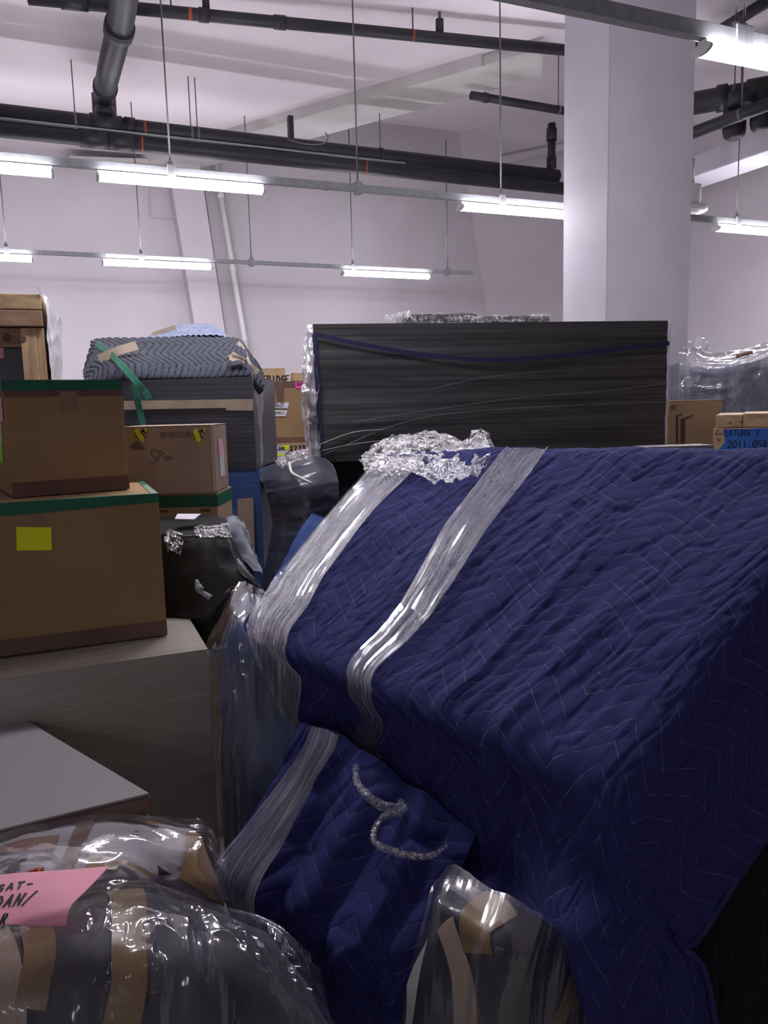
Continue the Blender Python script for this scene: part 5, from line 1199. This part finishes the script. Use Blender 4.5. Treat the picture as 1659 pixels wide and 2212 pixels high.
for px, py in ((107, 1788), (192, 1832), (188, 1828), (292, 1800)):
    strip_on(pp, hp, 'black_speck', [(px, py), (px + 3, py + 2), (px + 6, py + 3)], .003, M['ink'], pt2, .005, 6, 3)
pc_ = Net([[(-60, 1815, 1.43), (60, 1763, 1.48), (190, 1748, 1.50), (310, 1765, 1.48), (400, 1772, 1.42), (435, 1782, 1.40), (452, 1810, 1.44)],
           [(-60, 1845, 1.285), (60, 1808, 1.305), (180, 1792, 1.315), (290, 1800, 1.315), (390, 1822, 1.305), (440, 1830, 1.33), (468, 1850, 1.38)],
           [(-60, 1900, 1.205), (55, 1876, 1.215), (165, 1862, 1.225), (275, 1856, 1.245), (375, 1880, 1.255), (450, 1885, 1.29), (482, 1890, 1.34)],
           [(-60, 1960, 1.155), (50, 1938, 1.165), (150, 1918, 1.175), (260, 1908, 1.205), (360, 1928, 1.235), (470, 1945, 1.28), (494, 1950, 1.33)]], 110, 80)
hpc = .006 + .006 * fbm(pc_.U * 10, pc_.V * 8, 3) + .006 * ridged(pc_.U * 7 + 3, pc_.V * 9, 2)
npmesh('clear_plastic', pc_.disp(hpc), pc_.faces(), film_mat('parcel_film', lo=.03, hi=.30, su=11, sv=11, rough=.1, gloss=.3, bmp=.22, cut=(.45, .8), dist=.012), pt2, pc_.uv())
tube('wire_tie', curve_pts([P(38, 1908, 1.14), P(58, 1888, 1.14), P(84, 1880, 1.15), P(72, 1905, 1.13)], 18), .0035, pm('orange_wire', (.35, .06, .02), .5), pt2, 7)
tube('wire_tie', curve_pts([P(82, 1896, 1.15), P(86, 1878, 1.155), P(88, 1892, 1.15)], 8), .006, pm('orange_wire', (.35, .06, .02), .5), pt2, 7)
# grey plastic bag nearest the camera
def uvs_(net, px, py):
    g = net.G; w = (g - EYE) @ Fw; x = W_ / 2 + F * ((g - EYE) @ Rt) / w; y = H_ / 2 - F * ((g - EYE) @ Up) / w
    k = np.argmin((x - px) ** 2 + (y - py) ** 2); j, i = np.unravel_index(k, x.shape); return net.U[j, i], net.V[j, i]

bg = thing('plastic_bag_bundle', 'bulging grey plastic bag with tan tape, nearest at the lower left', 'bundle', P(300, 2100, .95) * np.array([1, 1, 0]))
bnet = lambda o: [[(-60, 1985, 1.12 - o), (60, 1945, 1.13 - o), (180, 1930, 1.14 - o), (300, 1912, 1.15 - o), (420, 1945, 1.16 - o), (520, 1980, 1.15 - o), (590, 2010, 1.13 - o), (640, 2060, 1.12 - o)],
          [(-60, 2000, 1.02 - o), (60, 1960, 1.03 - o), (180, 1948, 1.04 - o), (300, 1942, 1.05 - o), (420, 1975, 1.06 - o), (530, 2005, 1.07 - o), (615, 2060, 1.08 - o), (680, 2110, 1.09 - o)],
          [(-60, 2060, .93 - o), (60, 2030, .94 - o), (180, 2010, .95 - o), (300, 2010, .965 - o), (420, 2040, .98 - o), (540, 2085, 1.0 - o), (640, 2140, 1.03 - o), (715, 2190, 1.06 - o)],
          [(-60, 2150, .88 - o), (60, 2130, .885 - o), (180, 2115, .895 - o), (300, 2115, .91 - o), (425, 2140, .935 - o), (555, 2180, .965 - o), (670, 2220, 1.0 - o), (755, 2250, 1.04 - o)],
          [(-60, 2300, .85 - o), (60, 2290, .855 - o), (180, 2280, .865 - o), (300, 2280, .88 - o), (430, 2290, .905 - o), (570, 2300, .94 - o), (695, 2320, .98 - o), (790, 2340, 1.03 - o)]]
b1 = Net([[(px, py + 14, d) for px, py, d in r[:-1]] + [(r[-1][0] - 18, r[-1][1] + 14, r[-1][2])] for r in bnet(-.035)], 90, 80)
hb1 = .010 * fbm(b1.U * 6, b1.V * 5, 3)
net_close('wrapped_content', b1, hb1, pm('slate_cloth', (.045, .045, .06), .6, var=.3, scale=6), bg, back=.12, bdir=(-.1, 1, -1.))
strip_on(b1, hb1, 'tan_tape', [(268, 1920), (282, 1990), (280, 2060), (278, 2130), (262, 2230)], .025, M['tan'], bg, .006)
strip_on(b1, hb1, 'tan_tape', [(-20, 2030), (10, 2110), (20, 2200), (10, 2260)], .028, M['masking'], bg, .006)
strip_on(b1, hb1, 'tan_tape', [(75, 2000), (88, 2060), (80, 2120), (70, 2180)], .022, M['tan'], bg, .006)
b2 = Net(bnet(0), 260, 230)
rad = np.clip(ridged(b2.U * 5.5 - b2.V * 3.2, b2.V * 1.2 + 4, 2), -.4, 1.2)
u0_, v0_ = .40 * b2.L[0], -.02
ang_ = np.arctan2(b2.V - v0_, (b2.U - u0_)); rr2_ = np.hypot(b2.U - u0_, b2.V - v0_)
fold_ = ridged(ang_ * 3.1 + 2.3, rr2_ * 2.2, 2) * np.clip(rr2_ * 5, 0, 1)
hb2 = .004 + .009 * fold_ + .012 * fbm(b2.U * 4.5, b2.V * 2.2, 2) + .006 * rad + .003 * ridged(b2.U * 22, b2.V * 16, 2) * np.clip(fbm(b2.U * 5 + 3, b2.V * 5, 2) + .25, 0, 1) * 2
for px_, py_, rad_, am_ in ((262, 1915, .06, .006), (245, 2010, .045, .005), (300, 2085, .045, .005), (520, 2050, .05, .005), (630, 2110, .05, .006)):
    uq, vq = uvs_(b2, px_, py_)
    hb2 = hb2 + am_ * np.clip(ridged(b2.U * 26 + 6 * b2.V, b2.V * 34, 2) - .1, -.3, 1) * np.exp(-((b2.U - uq) ** 2 + (b2.V - vq) ** 2) / rad_ ** 2)
npmesh('milky_plastic', b2.disp(hb2), b2.faces(), M['filmbag'], bg, b2.uv())
# pink paper sign lying on the bag
ps = thing('pink_sign', 'pink paper sign with black marker letters lying on the grey bag', 'sign', P(60, 1960, .98))
sg = Net([[(-140, 1930, .985), (-40, 1918, .99), (30, 1910, 1.0), (130, 1905, 1.015), (236, 1896, 1.03)],
          [(-140, 1975, .955), (-40, 1962, .955), (30, 1952, .96), (120, 1944, .965), (200, 1935, .975)],
          [(-150, 2022, .925), (-50, 2008, .925), (20, 1998, .928), (95, 1984, .93), (158, 1976, .935)],
          [(-152, 2040, .920), (-52, 2026, .918), (18, 2012, .920), (88, 1996, .925), (148, 1988, .93)]], 60, 40)
hsg = .016 + .004 * np.sin(sg.U * 30) * (sg.V / sg.L[1])
npmesh('paper', sg.disp(hsg), sg.faces(), M['pink'], ps, sg.uv())
so_ = ps.children[0].modifiers.new('thick', 'SOLIDIFY'); so_.thickness = .0006
def onsign(a, b, k):
    D = sg.disp(hsg); p = sg.sample(D, np.array([a]), np.array([b]))[0]; n = sg.sample(sg.Nn, np.array([a]), np.array([b]))[0]; return p + n * k
def signline(text, p0, p1, hgt, wd, adv):
    """one line of marker letters between two picture places on the sign"""
    a = np.array(uvs_(sg, *p0)); b = np.array(uvs_(sg, *p1)); x = (b - a) / np.linalg.norm(b - a); up = np.array([x[1], -x[0]])
    writing('lettering', None, text, 0, 0, hgt, wd, M['ink'], ps, adv=adv, slant=.25, mapf=lambda s, t_, k: onsign(*(a + x * s + up * t_), .0016), k=.0016)
signline('SAT-', (0, 1950), (95, 1936), .0125, .0030, .92)
signline('DAN/', (-8, 1982), (100, 1966), .0150, .0030, .85)
signline('R', (8, 2018), (40, 2012), .0130, .0030, .9)
